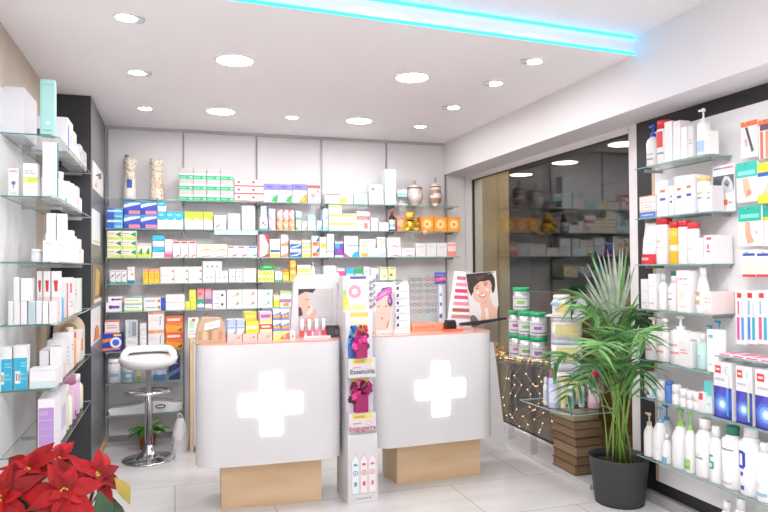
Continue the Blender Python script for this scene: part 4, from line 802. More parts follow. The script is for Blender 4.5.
# fourth
RB(4, 640.4, 647.6, 279, W1, [R(0, .6, 1, .61, GY), T(.1, .15, .8, .25, 'b5cce0', 1)], 'white carton with pale blue base print, first', d=.07)
RB(4, 647.9, 655.2, 273.8, 'f1f0f3', [R(0, .65, 1, .66, GY), T(.1, .12, .8, .22, 'b5cce0', 1)], 'taller white carton with pale blue base print', d=.07)
Rb(4, 655.8, 663, 275, 'cap', W1, 'c4d9e8', 'white bottle with pale blue cap and vertical dark print', [((-.8, -.4), .45, .8, '7a7f92')])
Rb(4, 664.2, 674.2, 276, 'cap', W1, 'f3f3f6', 'white bottle with navy text lines', [((-.6, .5), .78, .81, '8a90a8'), ((-.4, .4), .5, .55, '5a6480'), ((-.5, .3), .2, .23, 'b5b9c6')])
Rb(4, 668.5, 675, 271, 'wide', 'dff0f0', '2f8f9a', 'white bottle with teal cap half hidden', off=.09, caph=.06)
RB(4, 675.4, 689.4, 270.4, 'f3f0f1', [R(0, 0, .1, 1, 'eec4c4'), T(.15, .75, .9, .85, 'b9b9c9', 1), T(.5, .64, .9, .7, 'eab5bf', 1), C(.45, .4, .25, 'f4e2d6'), T(.3, .1, .7, .16, 'c9c9d2', 1)], 'tall wide white carton with pink edge', d=.07)
Rb(4, 691, 703, 267.4, 'cone', W1, 'f4f4f6', 'white conical bottle with golden squares', [((-.5, .3), .3, .45, 'd2b07a'), ((-.4, .3), .62, .74, 'c9a26a')], flat=.7)
RB(4, 703.6, 711.4, 291.4, W1, [C(.3, .7, .09, 'ee8f8a'), C(.75, .7, .09, 'ee8f8a'), T(.1, .5, .9, .56, 'ee9a94', 1), T(.1, .12, .6, .18, 'efb5ac', 1), R(0, 0, 1, .1, 'f3d3c6')], 'white carton with red print and orange base strip', d=.155, side='f0dcdc')
# fifth
for x0, x1, yt, lk in ((641.4, 652.2, 317.4, 'white pump bottle with pink print, closest to the window'), (652.5, 664.4, 319, 'white pump bottle with pink print, middle one'), (664.8, 680, 315.8, 'white pump bottle with pink print, largest of three')):
    Rb(5, x0, x1, yt, 'pump', 'f4f3f6', 'f2f2f5', lk, [((-.6, .5), .6, .67, 'd9a9b8'), ((-.5, .6), .35, .42, 'e88fa4')], shoulder=.9, flat=.7)
RB(5, 678.3, 691.8, 341.8, W1, [T(.15, .5, .7, .7, 'e07a8a', 2), R(.85, 0, .86, 1, GY)], 'white carton with red lettering in front', d=.05)
RB(5, 688, 702, 332, 'f3f1f4', [T(.15, .7, .6, .8, 'b9a9b9', 1), R(.5, .55, .75, .68, 'e0506a')], 'white carton with red square behind', off=.07, d=.06)
Rb(5, 693.8, 703.4, 334, 'cap', 'b2d6d2', 'eef2f2', 'mint green bottle with white cap', [((-.4, .3), .5, .55, '8fb9b5')], capw=.45, shoulder=.9)
RB(5, 706.4, 718, 329.6, 'f3f4f6', [R(.1, .8, .25, .88, 'f0b55a'), R(.25, .8, .55, .88, '4fb5dc'), T(.1, .15, .5, .2, GY, 1)], 'white carton with orange and blue logo patch', d=.055)
for x0, x1, yt, lk in ((704, 711, 325, 'clear bottle with bright blue pump, shorter of two'), (712, 719.5, 320.5, 'clear bottle with bright blue pump, taller of two')):
    Rb(5, x0, x1, yt, 'pump', 'dfeaf2', '3fb2e4', lk, off=.09)
# sixth
RB(6, 643.8, 656, 372.4, 'd4dade', [R(.1, .1, .9, .6, 'e9edf0'), R(.1, .65, .9, .7, 'b0bcc6')], 'silver grey carton behind the blue marked jar', off=.07, d=.06)
jar(RU, 6, 643.4, 652, 385, 'f1f4f6', 'f4f4f6', 'white squat bottle with blue drop mark', label=[((-.4, .3), .25, .45, '3a6fa0'), ((.7, 1.4), .1, .8, '8fd0e4')])
Rb(6, 653.5, 662, 380.6, 'wide', 'f4f4f6', 'f4f4f7', 'white roll-on deodorant with rounded cap', [((-.6, .6), .2, .45, 'd5e0ea')], flat=.9, caph=.05)
Rb(6, 662.6, 669, 381.5, 'wide', '5a86d0', '4a78c8', 'blue tube bottle beside roll-on', flat=.8, caph=.02)
for x0, x1, yt, lk in ((669.4, 676.4, 385, 'white roll-on with domed top, tallest of four'), (676.8, 683.6, 389, 'white roll-on with domed top, second of four'), (684, 690.6, 391, 'white roll-on with domed top, third of four'), (691, 697, 392.5, 'white roll-on with pink mark, last of four')):
    Rb(6, x0, x1, yt, 'wide', 'f3f3f6', 'f6f6f8', lk, [((-.3, .3), .3, .45, 'e6c9d2')], flat=.85, caph=.05)
RB(6, 697.6, 704, 392, W1, [R(.1, .62, .75, .95, 'e2504f')], 'white carton with red square at the top', d=.06)
RB(6, 703.5, 711.5, 381, 'e6f2f2', [R(0, .55, 1, 1, '62cfd0'), R(0, .5, 1, .56, 'a8e4e2'), T(.2, .2, .8, .35, 'b5d9d9', 1)], 'white pack with turquoise top half', d=.06, off=.02)
def nebula(c): return [R(0, 0, 1, .56, '3a3fa8'), P('5a4fc4', (0, .3), (.4, .56), (1, .5), (1, .2), (.5, 0), (.2, 0)), C(.45, .25, .42, '4f74d8'), C(.47, .25, .3, '7aa8ec'), C(.48, .25, .18, 'c5e2fa'), C(.48, .25, .09, 'f4fafd'),
    R(.1, .8, .42, .93, 'dc3c40'), R(.15, .845, .37, .885, 'f2d5d4'), C(.82, .86, .18, 'a9c9e6'), C(.88, .86, .17, W1), P(c, (.74, .06), (.84, .06), (.86, .56), (.72, .56)), R(.72, .56, .86, .78, 'e6e8ee'), T(.12, .66, .62, .72, 'b9bfd4', 1), R(0, 0, 1, .03, '2a2f8a')]
for x0, x1, yt, c, lk in ((713, 731.4, 362, '3fa4e0', 'blue handled'), (735, 752, 366.5, '9fd86a', 'green handled'), (754.2, 778, 370.5, 'f07ab5', 'pink handled')):
    RB(6, x0, x1, yt, W1, nebula(c), f'white and dark blue electric toothbrush box with {lk} brush', d=.07, name='toothbrush_box', off=-.004)
# seventh
def pumpb(x0, x1, yt, cap, lk, lab=(), off=0, yb=None): Rb(7, x0, x1, yt, 'pump', 'f0f1f4', cap, lk, lab, shoulder=.72, flat=.7, off=off)
pumpb(640.8, 648.5, 413, 'd6c0a0', 'white lotion bottle with beige pump')
pumpb(648.8, 659.2, 407.5, '6aaed8', 'white lotion bottle with blue pump', [((-.6, .6), .4, .5, 'e4e9ee')])
pumpb(657, 666, 405.5, '5aa4d4', 'grey white lotion bottle with blue pump behind', off=.09)
Rb(7, 659.6, 666.4, 434, 'cap', 'f1f3f5', 'eef0f2', 'small white bottle with teal base mark', [((-.6, .8), .05, .35, '6ab9cc')])
pumpb(667, 680.4, 409.5, '8fc96a', 'white bottle with light green pump and orange fruit mark', [((-.9, -.3), .7, .9, 'f0b99a')])
pumpb(680.7, 690, 413, '96ca72', 'white bottle with light green pump and green base label', [((-.7, .7), .1, .45, '9fcf7a'), ((-.6, .5), .16, .22, '6aa84a')])
Rb(7, 690.4, 705, 419, 'cap', 'f1f3f4', 'f4f4f5', 'white bottle with wide collar and teal lettering', [((-.7, .5), .46, .5, '4fb0b0'), ((-.7, .2), .54, .56, '9fd0d0')], capw=.62, shoulder=.86, caph=.06)
Rb(7, 705.2, 716.2, 426.6, 'cap', 'f1f3f4', 'f2f2f4', 'white bottle with teal curl sign', [((-.5, .3), .72, .78, '3f9f9a'), ((-.5, -.2), .6, .75, '4fa8a2'), ((-.4, .4), .54, .6, '4fa8a2'), ((.1, .45), .42, .56, '5fb0aa'), ((-.4, .35), .38, .43, '5fb0aa')], capw=.62)
Rb(7, 716.5, 733, 426.6, 'cap', 'f1f2f4', '22806a', 'white bottle with dark green cap', [((-.75, .8), .78, .82, '9a9fa8'), ((-.7, .6), .1, .13, 'b5b9c2')], capw=.6, shoulder=.92, caph=.045)
t = Rb(7, 733.4, 751.6, 428, 'cap', 'f1f2f5', 'f0f0f3', 'white bottle with large blue letter sign and pink cap top', [((-.75, -.5), .5, .82, '2f49c0'), ((-.75, .1), .78, .84, '2f49c0'), ((-.75, .1), .5, .56, '2f49c0'), ((-.05, .25), .54, .82, '2f49c0'), ((-.3, .0), .36, .44, '3f55b8'), ((-.3, .1), .1, .18, '4a5fb8')], capw=.6, shoulder=.92, caph=.05)
Rb(7, 752, 765.6, 443.4, 'cap', 'f2f3f5', 'f1f1f3', 'white bottle with pale blue wave label', [((-.9, .9), .12, .2, '9fc4e0'), ((-.9, .9), .28, .42, 'e0e8f0')], capw=.55, shoulder=.92, caph=.045)
Rb(7, 766, 784, 441, 'cap', 'f2f3f5', 'e9edf2', 'white bottle with dark oval mark at the frame edge', [((-.9, -.3), .55, .75, '5a6480')], capw=.55, shoulder=.92, caph=.045)
# ------------------------------------------------------------------ goods hanging on hooks beside the palm shelves
HK = Frame('right', 2.80, {1: 0}, {1: ''}, '%s')
def hang(x0, x1, yt, yb, off, base, prints, look, d=.012, grp='packs hanging on hooks', header=None, name='hanging_pack'):
    u0, _ = HK.uz(x0, yt, off); u1, _ = HK.uz(x1, yt, off); xm = (x0+x1)/2
    zt = HK.uz(xm, yt, off)[1]; zb = HK.uz(xm, yb, off)[1]; w, h = u1-u0, zt-zb
    t = thing(name, look, 'pack', HK.pos((u0+u1)/2, zb, off), HK.rot, grp)
    b = MB(); b.box(-w/2, w/2, 0, d, 0, h, M(base, .35)); prints_on(b, w, h, prints); b.build('card', t)
    b = MB()
    for s in (0,):
        b.tube([(s, d+.0006, h-.012), (s, .078-off, h-.012)], .0022, CHROME, 6); b.tube([(s, -.03, h-.012), (s, -.0025-.0003*len(prints), h-.012)], .0022, CHROME, 6)
    b.build('hook', t)
    return t
leg = lambda c: [P(c, (.3, .6), (.5, .62), (.55, .4), (.75, .2), (.7, .12), (.5, .2), (.35, .4))]
hang(740.8, 757.4, 121, 157.7, 0, 'dfdde4', [R(0, .86, 1, 1, 'f2793a'), P('55505a', (.25, .84), (.4, .84), (.75, .22), (.6, .2)), C(.68, .2, .1, '6a6570'), P('e5a59a', (.2, .5), (.35, .55), (.4, .35), (.3, .3))], 'grey knee support pack with orange header, topmost on the hooks')
hang(758.2, 774, 119, 158, .0, 'f0e6e2', [R(0, .86, 1, 1, 'f2793a'), R(.1, .72, .75, .88, '6a4a66'), R(.1, .0, .3, .7, 'ea6f5a'), R(.45, .0, .65, .7, 'ee8a72')], 'orange topped pack with red straps and purple square')
hang(736.2, 757, 162, 202, 0, 'e9e2df', [R(0, .62, 1, 1, '35bfae'), R(.08, .68, .9, .78, '8adfd2'), P('e0b39a', (.3, .6), (.55, .6), (.75, .2), (.45, .1), (.35, .3)), C(.6, .22, .12, 'c98f78')], 'teal topped support pack with leg picture, upper of two')
hang(757.6, 774, 162, 203, .0, 'cfe0ef', [R(0, .75, 1, 1, 'f6d83a'), R(0, .66, 1, .76, '2f62b8'), R(0, 0, 1, .22, 'f6d83a'), P('e9c4b0', (.3, .22), (.9, .22), (.9, .6), (.6, .5))], 'yellow and blue support pack beside the upper teal pack')
hang(738.2, 761, 206, 246, 0, 'e6e2e2', [R(0, .62, 1, 1, '2fb5a2'), R(.1, .7, .9, .8, '7fd6c9'), P('d9a98f', (.3, .6), (.5, .6), (.55, .3), (.7, .1), (.4, .05), (.3, .3)), R(.75, .3, .85, .36, GY)], 'teal topped support pack with ankle picture, lower of two')
hang(762, 776, 204, 246, .02, 'e9e6e6', [R(0, .7, 1, 1, '2fb5a2'), R(0, .62, 1, .7, 'f2d23a')], 'teal topped pack at the frame edge beside the ankle pack')
for x0, x1, lk in ((742, 755.4, 'white plaster pack with blue stripe and red base, first of two'), (756, 774, 'white plaster pack with blue stripe and red base, second of two')):
    hang(x0, x1, 250, 277, 0, 'f1efee', [R(0, 0, 1, .1, 'dc3f44'), R(.05, .78, .95, .88, '3f5ab0'), R(.1, .2, .9, .6, 'f2e2d0'), R(.2, .88, .5, .98, 'd9dce6')], lk)
for i, (x0, x1, c1, c2) in enumerate(((735.4, 745.4, 'e0559a', '5a9fe0'), (746, 756.4, '4f8fe0', '3fb5c4'), (757, 768.5, 'e05a8a', '4aa8d0'), (769, 780, '7fc06a', 'e06aa0'))):
    hang(x0, x1, 290.5, 344, .016*(i % 2), 'eceef2', [R(0, .82, 1, 1, 'f5f5f7'), R(.15, .86, .6, .95, 'dc3c44'), R(.2, .55, .35, .8, 'e06a6f' if i == 0 else '8fb9ea'), R(.12, .08, .38, .5, c1), R(.55, .08, .82, .5, c2), R(.55, .5, .8, .78, 'd9dfe8')], f'toothbrush blister pack with coloured handles, {ORD[i]} from the palm', name='hanging_toothbrush_pack', grp='toothbrush blister packs')
glass_shelf(2.712, 2.884, 1.9, 2.79, 1.022, 'short glass shelf with pink leaflets above the electric toothbrush boxes', 'glass shelves beside the palm', [2.0, 2.76], axis='x')
TRN = Frame('right', 2.72, {1: 1.022}, {1: 'short shelf above toothbrush boxes'}, 'pink leaflet packs on the short shelf')
for i, (x0, x1) in enumerate(((720, 732), (733, 746), (747, 760), (761, 775))):
    u0, _ = TRN.uz(x0, 350); u1, _ = TRN.uz(x1, 350); w = (u1-u0)*.98
    b = MB(); b.box(-w/2, w/2, 0, .13, 0, .014, M('f3e4ea', .4))
    for a, c, hx in ((.02, .05, 'e0559a'), (.06, .09, 'e8504f'), (.1, .12, 'ee8ab5')): b.face([(-w*.4, a, .0144), (w*.3, a, .0144), (w*.4, c, .0144), (-w*.3, c, .0144)], M(hx))
    b.face([(-w*.5, -.0004, .004), (w*.3, -.0004, .004), (w*.3, -.0004, .01), (-w*.5, -.0004, .01)], M('e25a86'))
    tag(b.build('leaflet_pack', None, TRN.pos((u0+u1)/2, 1.0226, 0), TRN.rot+.15*(-1)**i*.5), f'flat pink and white leaflet pack on short shelf, {ORD[i]} from the palm', 'leaflet', 'pink leaflet packs on the short shelf')

# ------------------------------------------------------------------ the two cross counters
def cross_poly(cx, cz, a, t, r):
    h = a/2; k = t/2; pts = []
    def arc(x, z, a0): return [(x+r*math.cos(a0+PI/2*i/4), z+r*math.sin(a0+PI/2*i/4)) for i in range(5)]
    pts += arc(h-r, k-r, 0) + [(k, k)] + arc(k-r, h-r, 0) + arc(-k+r, h-r, PI/2) + [(-k, k)] + arc(-h+r, k-r, PI/2) + arc(-h+r, -k+r, PI) + [(-k, -k)] + arc(-k+r, -h+r, PI) + arc(k-r, -h+r, 1.5*PI) + [(k, -k)] + arc(h-r, -k+r, 1.5*PI)
    return [(cx+x, cz+z) for x, z in pts]
CROSS = emit('ffffff', 1.9, 'cross_glow')
TOPM = M('e6a79b', .12)
def counter(cx, fy, rz, w, base, label, cpx, cs, wing=None):
    t = thing('pharmacy_counter', label, 'counter', (cx, fy, 0), rz, 'white counters with a lit cross')
    D = .52
    b = MB(); b.prism(rrect(w, D, .13, 22, 0, D/2), .292, 1.031, GLOSSW); b.build('body', t)
    b = MB(); b.prism(rrect(w-.004, D-.004, .128, 8, 0, D/2), 1.0315, 1.039, TOPM); b.build('top_panel', t)
    b = MB(); b.box(base[0], base[1], base[2], base[2]+.3, 0, .2915, OAK); b.build('plinth', t)
    p = on_y(cpx[0], cpx[1], fy-.004)
    b = MB(); lx = (p.x-cx)/math.cos(rz)
    b.prism_y(cross_poly(lx, p.z, cs, cs*.345, .014), -.006, -.0005, CROSS); b.build('cross_light', t)
    if wing:
        b = MB(); b.prism_y(wing, .38, .4, GLOSSW); b.build('side_panel', t)
    return t
counter(.568, 4.10, -.045, .905, (-.30, .33, .115), 'white rounded counter with lit cross, beside the bar stool and paper bag', (271.5, 404), .388)
q1 = on_y(495.5, 342, 4.6); q2 = on_y(509, 450, 4.6)
counter(1.715, 4.195, .04, .915, (-.252, .39, .135), 'white rounded counter with lit cross, under the spectacles stand and portrait', (441, 389), .372,
        [(.30, .30), (q2.x-1.715, q2.z), (q1.x-1.715, q1.z), (.30, q1.z)])
ZT = 1.0396
CF = Frame('back', 4.185, {1: ZT-.0006}, {1: 'cross counter by stool'}, 'packs on the %s')
K = lambda *a, **k: carton(CF, *a, **k)
K(1, 227, 272.6, 333.6, 'edc3c2', [C(.75, .55, .16, 'ee8a5a'), P('f2b9a0', (.1, .3), (.7, .6), (.6, .3)), R(0, .9, 1, 1, 'f0d4d0')], 'long pale pink carton with orange dot', cols=3, d=.14)
K(1, 272.9, 289.3, 331, 'f3e07a', [P('e66f6a', (.4, .1), (1, .1), (1, .8), (.6, .6)), R(0, .6, .4, 1, 'f6ecc4'), C(.7, .45, .2, 'f2b5a9')], 'yellow and pink carton under the detergent boxes', d=.13)
K(1, 289.6, 295.5, 331.5, 'f6e4e2', [P('e9a9a4', (.1, .2), (.8, .3), (.6, .8)), C(.6, .4, .12, '9a5a5f')], 'pale pink carton next to the lipstick tray', d=.12)
K(1, 227.2, 245, 319.5, 'c3d0ee', [R(0, .55, 1, 1, 'a9bcea'), R(.1, .1, .9, .3, 'e4eaf8'), R(.1, .4, .9, .48, '7f95d4'), P('8fb89a', (.6, 0), (1, 0), (1, .3))], 'light blue lilac pack with white band', cols=2, rows=1, yb=333.6, d=.1)
K(1, 245.6, 259, 321.3, 'f0dc4a', [R(0, .4, 1, .62, 'f6f0d0'), R(.1, .1, .9, .3, 'd9c23a')], 'yellow carton with pale middle band', yb=333.6, d=.1)
K(1, 244.2, 257, 311.8, 'c9bb4a', [R(.1, .35, .9, .65, 'd9cd6f')], 'olive yellow carton on the pale banded yellow one', yb=321.3, d=.1)
K(1, 259.4, 272.4, 322.4, 'f6e9c9', [R(0, .35, 1, .85, 'e2453f'), R(.15, .52, .85, .7, 'f2d9d0'), R(0, 0, 1, .2, 'f2dd9a')], 'cream carton with red oval sign', yb=333.6, d=.1)
K(1, 259.4, 272.2, 311.8, 'f2b5cc', [R(.1, .45, .9, .75, 'a9559a'), R(0, 0, 1, .25, 'f6d98a'), P('f0e26a', (.6, 0), (1, 0), (1, .6))], 'pink carton with purple lettering on the red oval carton', yb=322.4, d=.1)
dt = [R(0, 0, 1, 1, '5f8fd6'), P('f2f2f6', (0, .5), (1, .75), (1, 1), (0, 1)), P('f07a2f', (.05, .15), (.95, .2), (.95, .5), (.1, .45)), C(.3, .34, .12, 'f6d94f'), C(.7, .36, .12, 'f6d94f')]
K(1, 272.9, 289.3, 309, '6f9ad9', dt, 'blue detergent box with orange splash', cols=2, rows=2, yb=331, d=.1)
# paper bag in clear wrap
p = on_y(211, 343, 4.17); 
t = thing('gift_bag', 'clear wrapped tan gift bag with white label at the counter end by the stool', 'bag', (p.x, 4.17, ZT), 0)
wb = on_y(226.2, 343, 4.17).x-on_y(195.8, 343, 4.17).x
b = MB(); hh = .155
b.prism_y([(-wb/2, 0), (wb/2, 0), (wb/2-.01, hh*.75), (wb*.32, hh), (-wb*.28, hh), (-wb/2+.015, hh*.72)], .012, .1, M('d9b48f', .4))
b.build('tan_box', t)
b = MB(); b.prism_y([(-wb/2-.004, 0), (wb/2+.004, 0), (wb/2-.004, hh*.78), (wb*.34, hh*1.04), (wb*.05, hh*1.01), (-wb*.1, hh*1.2), (-wb*.3, hh*1.03), (-wb/2+.008, hh*.75)], .004, .108, ACRYL); b.build('clear_wrap', t)
b = MB()
b.face([(-wb*.22, .002, hh*.52), (wb*.3, .002, hh*.64), (wb*.3, .002, hh*.92), (-wb*.2, .002, hh*.8)], M('f1f2f6', .4)); b.face([(-wb*.12, .0015, hh*.64), (wb*.15, .0015, hh*.7), (wb*.15, .0015, hh*.75), (-wb*.12, .0015, hh*.69)], M('b5b9cc')); b.build('paper_label', t)
b = MB()
for i in range(5): b.box(-wb*.42+i*wb*.17, -wb*.42+i*wb*.17+wb*.11, .0112, .0118, .02, .075, M(['c99a72', 'e6c9a6', 'b9835f', 'e0b98f', 'd98f72'][i]))
b.build('printed_strip', t)
# drawer cabinet behind the counter
t = thing('drawer_cabinet', 'white drawer cabinet with oak side behind the cross counter', 'cabinet', (.56, 5.633, 0), 0)
b = MB(); b.box(-.41, .44, .004, .27, .04, .915, WHITE); b.build('body', t)
b = MB(); b.box(-.44, -.411, -.01, .27, 0, .93, OAKV); b.build('side_panel', t)
for k in range(5):
    b = MB(); b.box(-.405, .435, -.012, .0035, .06+k*.17, .222+k*.17, WHITE); f = b.build('drawer', t)
    b = MB(); b.box(-.06, .06, -.022, -.0125, .2+k*.17, .208+k*.17, STEEL); b.build('handle', f)
CB = Frame('back', 5.66, {1: .931}, {1: 'drawer cabinet'}, 'packs on the %s')
carton(CB, 1, 187.8, 199, 318.5, 'eef4ef', [R(.1, .5, .6, .9, 'b9dcc4'), P('e0605f', (.3, .9), (.6, .8), (.7, 1), (.4, 1)), T(.1, .1, .8, .4, GY, 2)], 'white pack with pale green patch half behind the gift bag')

# lipstick display on the first counter
def pan(px0, py0, px1, py1, Y): a = on_y(px0, py0, Y); c = on_y(px1, py1, Y); return a.x, c.x, c.z, a.z
Y0 = 4.36
x0, x1, zb, zt = pan(290, 274.5, 339, 341, Y0); cx = (x0+x1)/2; w = x1-x0; H_ = zt-ZT
t = thing('lipstick_display', 'white lipstick display with a curved header and a profile picture', 'display stand', (cx, Y0, ZT), 0)
b = MB(); b.prism_y([(-w*.5, 0), (w*.5, 0), (w*.47, H_*.88), (w*.36, H_), (-w*.36, H_*.985), (-w*.42, H_*.9)], 0, .05, M('cccbce', .4)); b.build('back_panel', t)
b = MB(); b.prism_y([(w*.36, H_*.99), (w*.47, H_*.9), (w*.62, H_*.78), (w*.54, H_*1.02), (w*.45, H_*1.04)], .0505, .06, M('d9d8da', .4)); b.build('header_flap', t)
a0, a1, c0, c1 = pan(298.3, 289, 333.5, 322.7, Y0); pw, ph = a1-a0, c1-c0
b = MB(); b.box(a0-cx, a1-cx, -.004, -.0005, c0-ZT, c1-ZT, M('b9b8b9', .4))
prints_on(b, pw, ph, [P('d3ab9b', (0, .95), (.2, .95), (.34, .7), (.28, .55), (.34, .42), (.22, .3), (0, .25)), P('3a302e', (0, 1), (.5, 1), (.4, .88), (.2, .92), (.05, .85), (0, .8)), P('4a3a36', (0, .5), (.08, .45), (.12, .25), (0, .2)), P('cda08e', (.1, .1), (.3, .2), (.45, .45), (.5, .3), (.42, .1), (.3, 0), (.1, 0)), P('e9cbbf', (.22, .3), (.36, .48), (.42, .42), (.3, .22)), P('8a3f44', (.26, .5), (.33, .48), (.28, .45)), P('4a3a38', (.18, .72), (.28, .7), (.24, .68)),
    T(.5, .55, .95, .85, 'bdbcc0', 4), T(.55, .2, .9, .35, 'c5c4c8', 2)], y=-.0044, x0=a0-cx, z0=c0-ZT); b.build('profile_picture', t)
b = MB(); b.box(-w*.3, w*.24, -.12, -.005, 0, .012, M('e9e8ea', .3)); b.box(-w*.3, w*.24, -.06, -.005, .012, .035, M('e9e8ea', .3)); b.build('tester_tray', t)
reds = ['d9483f', 'e0507a', 'e87f9a', 'd8405a', 'c93a3f', 'e25f6f', 'ee8fa0', 'e05a50']
tb0 = on_y(302, 331, Y0-.09).x; tb1 = on_y(325, 331, Y0-.09).x
for i in range(8):
    r_, c_ = divmod(i, 4); x = tb0+(tb1-tb0)*(c_+.25*r_)/3.2; y = Y0-(.035 if r_ else .09); z = ZT+(.0356 if r_ else .0126)
    s = thing('lipstick_tester', f'white capped lipstick tester with {["orange red", "pink", "light pink", "crimson", "red", "rose", "pale rose", "coral"][i]} barrel, {ORD[c_]} in the {"rear" if r_ else "front"} row', 'lipstick', (x, y, z), 0, 'lipstick testers in the display tray')
    b = MB(); b.box(-.014, .014, -.01, .01, 0, .034, M(reds[i], .3)); b.build('barrel', s)
    b = MB(); b.lathe([(.012, .0345), (.012, .075), (.008, .082)], WHITE, 14); b.build('cap', s)
a0, a1, c0, c1 = pan(326.5, 323, 338.3, 335.5, 4.25)
b = MB(); b.box(0, a1-a0, 0, .05, 0, .075, M('26262b', .25)); b.box(.006, a1-a0-.03, -.001, 0, .01, .065, M('3f3f46', .2)); b.box(a1-a0-.024, a1-a0-.004, -.001, 0, .015, .05, M('55555c', .2))
tag(b.build('mirror_case', None, (a0, 4.25, ZT+.0005), -.15), 'small black glossy case at the corner of the lipstick display', 'case')

# ------------------------------------------------------------------ cardboard stand between the counters
X0, X1, YF0 = 1.043, 1.238, 4.06; cx = (X0+X1)/2; w = X1-X0
t = thing('cardboard_stand', 'tall white cardboard display stand between the two cross counters', 'display stand', (cx, YF0, 0), .03)
CARD = M('e2e2e5', .5)
zb1 = on_y(360, 431, YF0).z
b = MB(); b.box(-w/2, w/2, 0, .27, 0, zb1, CARD)
for i, c in enumerate(('4aa5d6', 'e0556a', 'ea7a8a')):
    u = .12+i*.29
    pts = [(u, .13), (u+.25, .13), (u+.25, .6), (u+.125, .68), (u, .6)]
    prints_on(b, w, zb1, [P(c, *pts), P('f4f4f6', *[(u+.125+(a-u-.125)*.94, .4+(v-.4)*.975) for a, v in pts]), C(u+.125, .42, .09, c), C(u+.125, .42, .065, 'f4f4f6'), R(u+.08, .24, u+.17, .3, c), R(u+.06, .52, u+.19, .55, c), C(u+.125, .42, .03, c)])
prints_on(b, w, zb1, [C(.26, .065, .045, '8fb0c4'), C(.26, .065, .03, 'eeeef0'), T(.32, .05, .8, .08, '8a97a8', 1)]); b.build('base_box', t)
ztop = on_y(360, 312, YF0+.06).z
b = MB(); b.box(-w/2+.006, w/2-.006, .07, .26, zb1+.0005, ztop, CARD)
def zz(y): return on_y(360, y, YF0+.069).z
b.build('column', t)
def text_mb(s, size, m, x, y, z, b, bold=.0):
    cu = bpy.data.curves.new('t', 'FONT'); cu.body = s; cu.size = size; cu.align_x = 'CENTER'; cu.offset = bold
    o = bpy.data.objects.new('t', cu); col.objects.link(o); dg = bpy.context.evaluated_depsgraph_get()
    me = o.evaluated_get(dg).to_mesh(); vs = [v.co.copy() for v in me.vertices]
    for f in me.polygons: b.face([(x+vs[i].x, y, z+vs[i].y) for i in f.vertices], m)
    o.evaluated_get(dg).to_mesh_clear(); bpy.data.objects.remove(o); bpy.data.curves.remove(cu)
for i, (ya, yb_, yc, col_, word) in enumerate(((357, 364, 376, '4a4a7a', 'Essenuvia'), (411, 417, 432, 'c0506a', 'bogugerra'))):
    b = MB(); z1 = zz(ya); z0 = zz(yc); b.box(-w/2+.008, w/2-.008, .0, .069, z0+.002, z1, CARD)
    hy = z1-z0-.002
    prints_on(b, w-.016, hy, [R(.12, .72, .88, .98, 'f2df8a'), R(.2, .78, .6, .9, 'd9b85a'), R(.15, .5, .45, .56, 'e08a9a'), C(.72, .52, .1, 'd9a0b0'), C(.72, .52, .075, 'eeeef0')], z0=z0+.002)
    text_mb(word, .043, M(col_), 0, -.003, z0+.002+hy*.2, b, .0006); b.build('product_tray', t)
    b = MB(); zu = zz(310 if i == 0 else 376); b.box(-w/2+.008, w/2-.008, .055, .0695, z1+.001, zu-.002, M('dcdde6', .5))
    prints_on(b, w-.016, zu-z1-.003, [R(.15, .86, .85, .96, 'e9d06a'), R(.2, .7, .8, .78, 'f2e9c4')], y=.0546, z0=z1+.001); b.build('back_card', t)
def bundle(px, py0, py1, wpx, colr, label, seed, Y, spread=1.):
    a = on_y(px-wpx/2, py0, Y); c = on_y(px+wpx/2, py1, Y); z0 = c.z; h = a.z-c.z; ww = c.x-a.x
    s = thing('gift_packet', label, 'packet', ((a.x+c.x)/2, Y, z0), 0, 'crinkled foil packets in the cardboard stand'); r = random.Random(seed)
    b = MB(); m1 = M(colr, .25, .2)
    b.prism([(-ww*.24, -.02), (ww*.24, -.02), (ww*.3, .02), (-ww*.3, .02)], 0, h*.55, m1); b.build('wrapped_body', s)
    b = MB(); m2 = M(colr, .2, .35); hx = tuple(int(colr[i:i+2], 16) for i in (0, 2, 4)); m3 = M('%02x%02x%02x' % tuple(min(255, int(v*1.25+30)) for v in hx), .2, .3); m4 = M('%02x%02x%02x' % tuple(int(v*.6) for v in hx), .3, .3)
    for k in range(13):
        rr = ww*r.uniform(.13, .2); x = r.uniform(-.5, .5)*(ww-2*rr)*1.1; z = h-rr-(h*.5)*r.random()**1.5; y = r.uniform(-.012, .02)
        n0 = len(b.f); b.ball((x, y, z), rr, (m2, m3, m4)[k % 3], 9, 6, (1, .7, 1.15), lambda: r.uniform(-.4, .28))
        for i in range(n0, len(b.f)): b.sm[i] = False
    b.build('crinkled_foil', s)
bundle(352, 326, 357, 11, '2a6fc0', 'blue crinkled foil packet in the upper tray of the cardboard stand', 1, YF0+.03)
bundle(362, 325, 357, 11, 'd0452f', 'orange red crinkled foil packet in the upper tray of the cardboard stand', 2, YF0+.035)
bundle(361.5, 333, 357, 21, 'b02a6f', 'magenta crinkled foil packet below the blue and orange ones, upper tray', 3, YF0-.02+.0)
bundle(361.5, 381, 411, 25, 'a82a6a', 'large magenta crinkled foil packet alone in the lower tray of the stand', 4, YF0+.03)
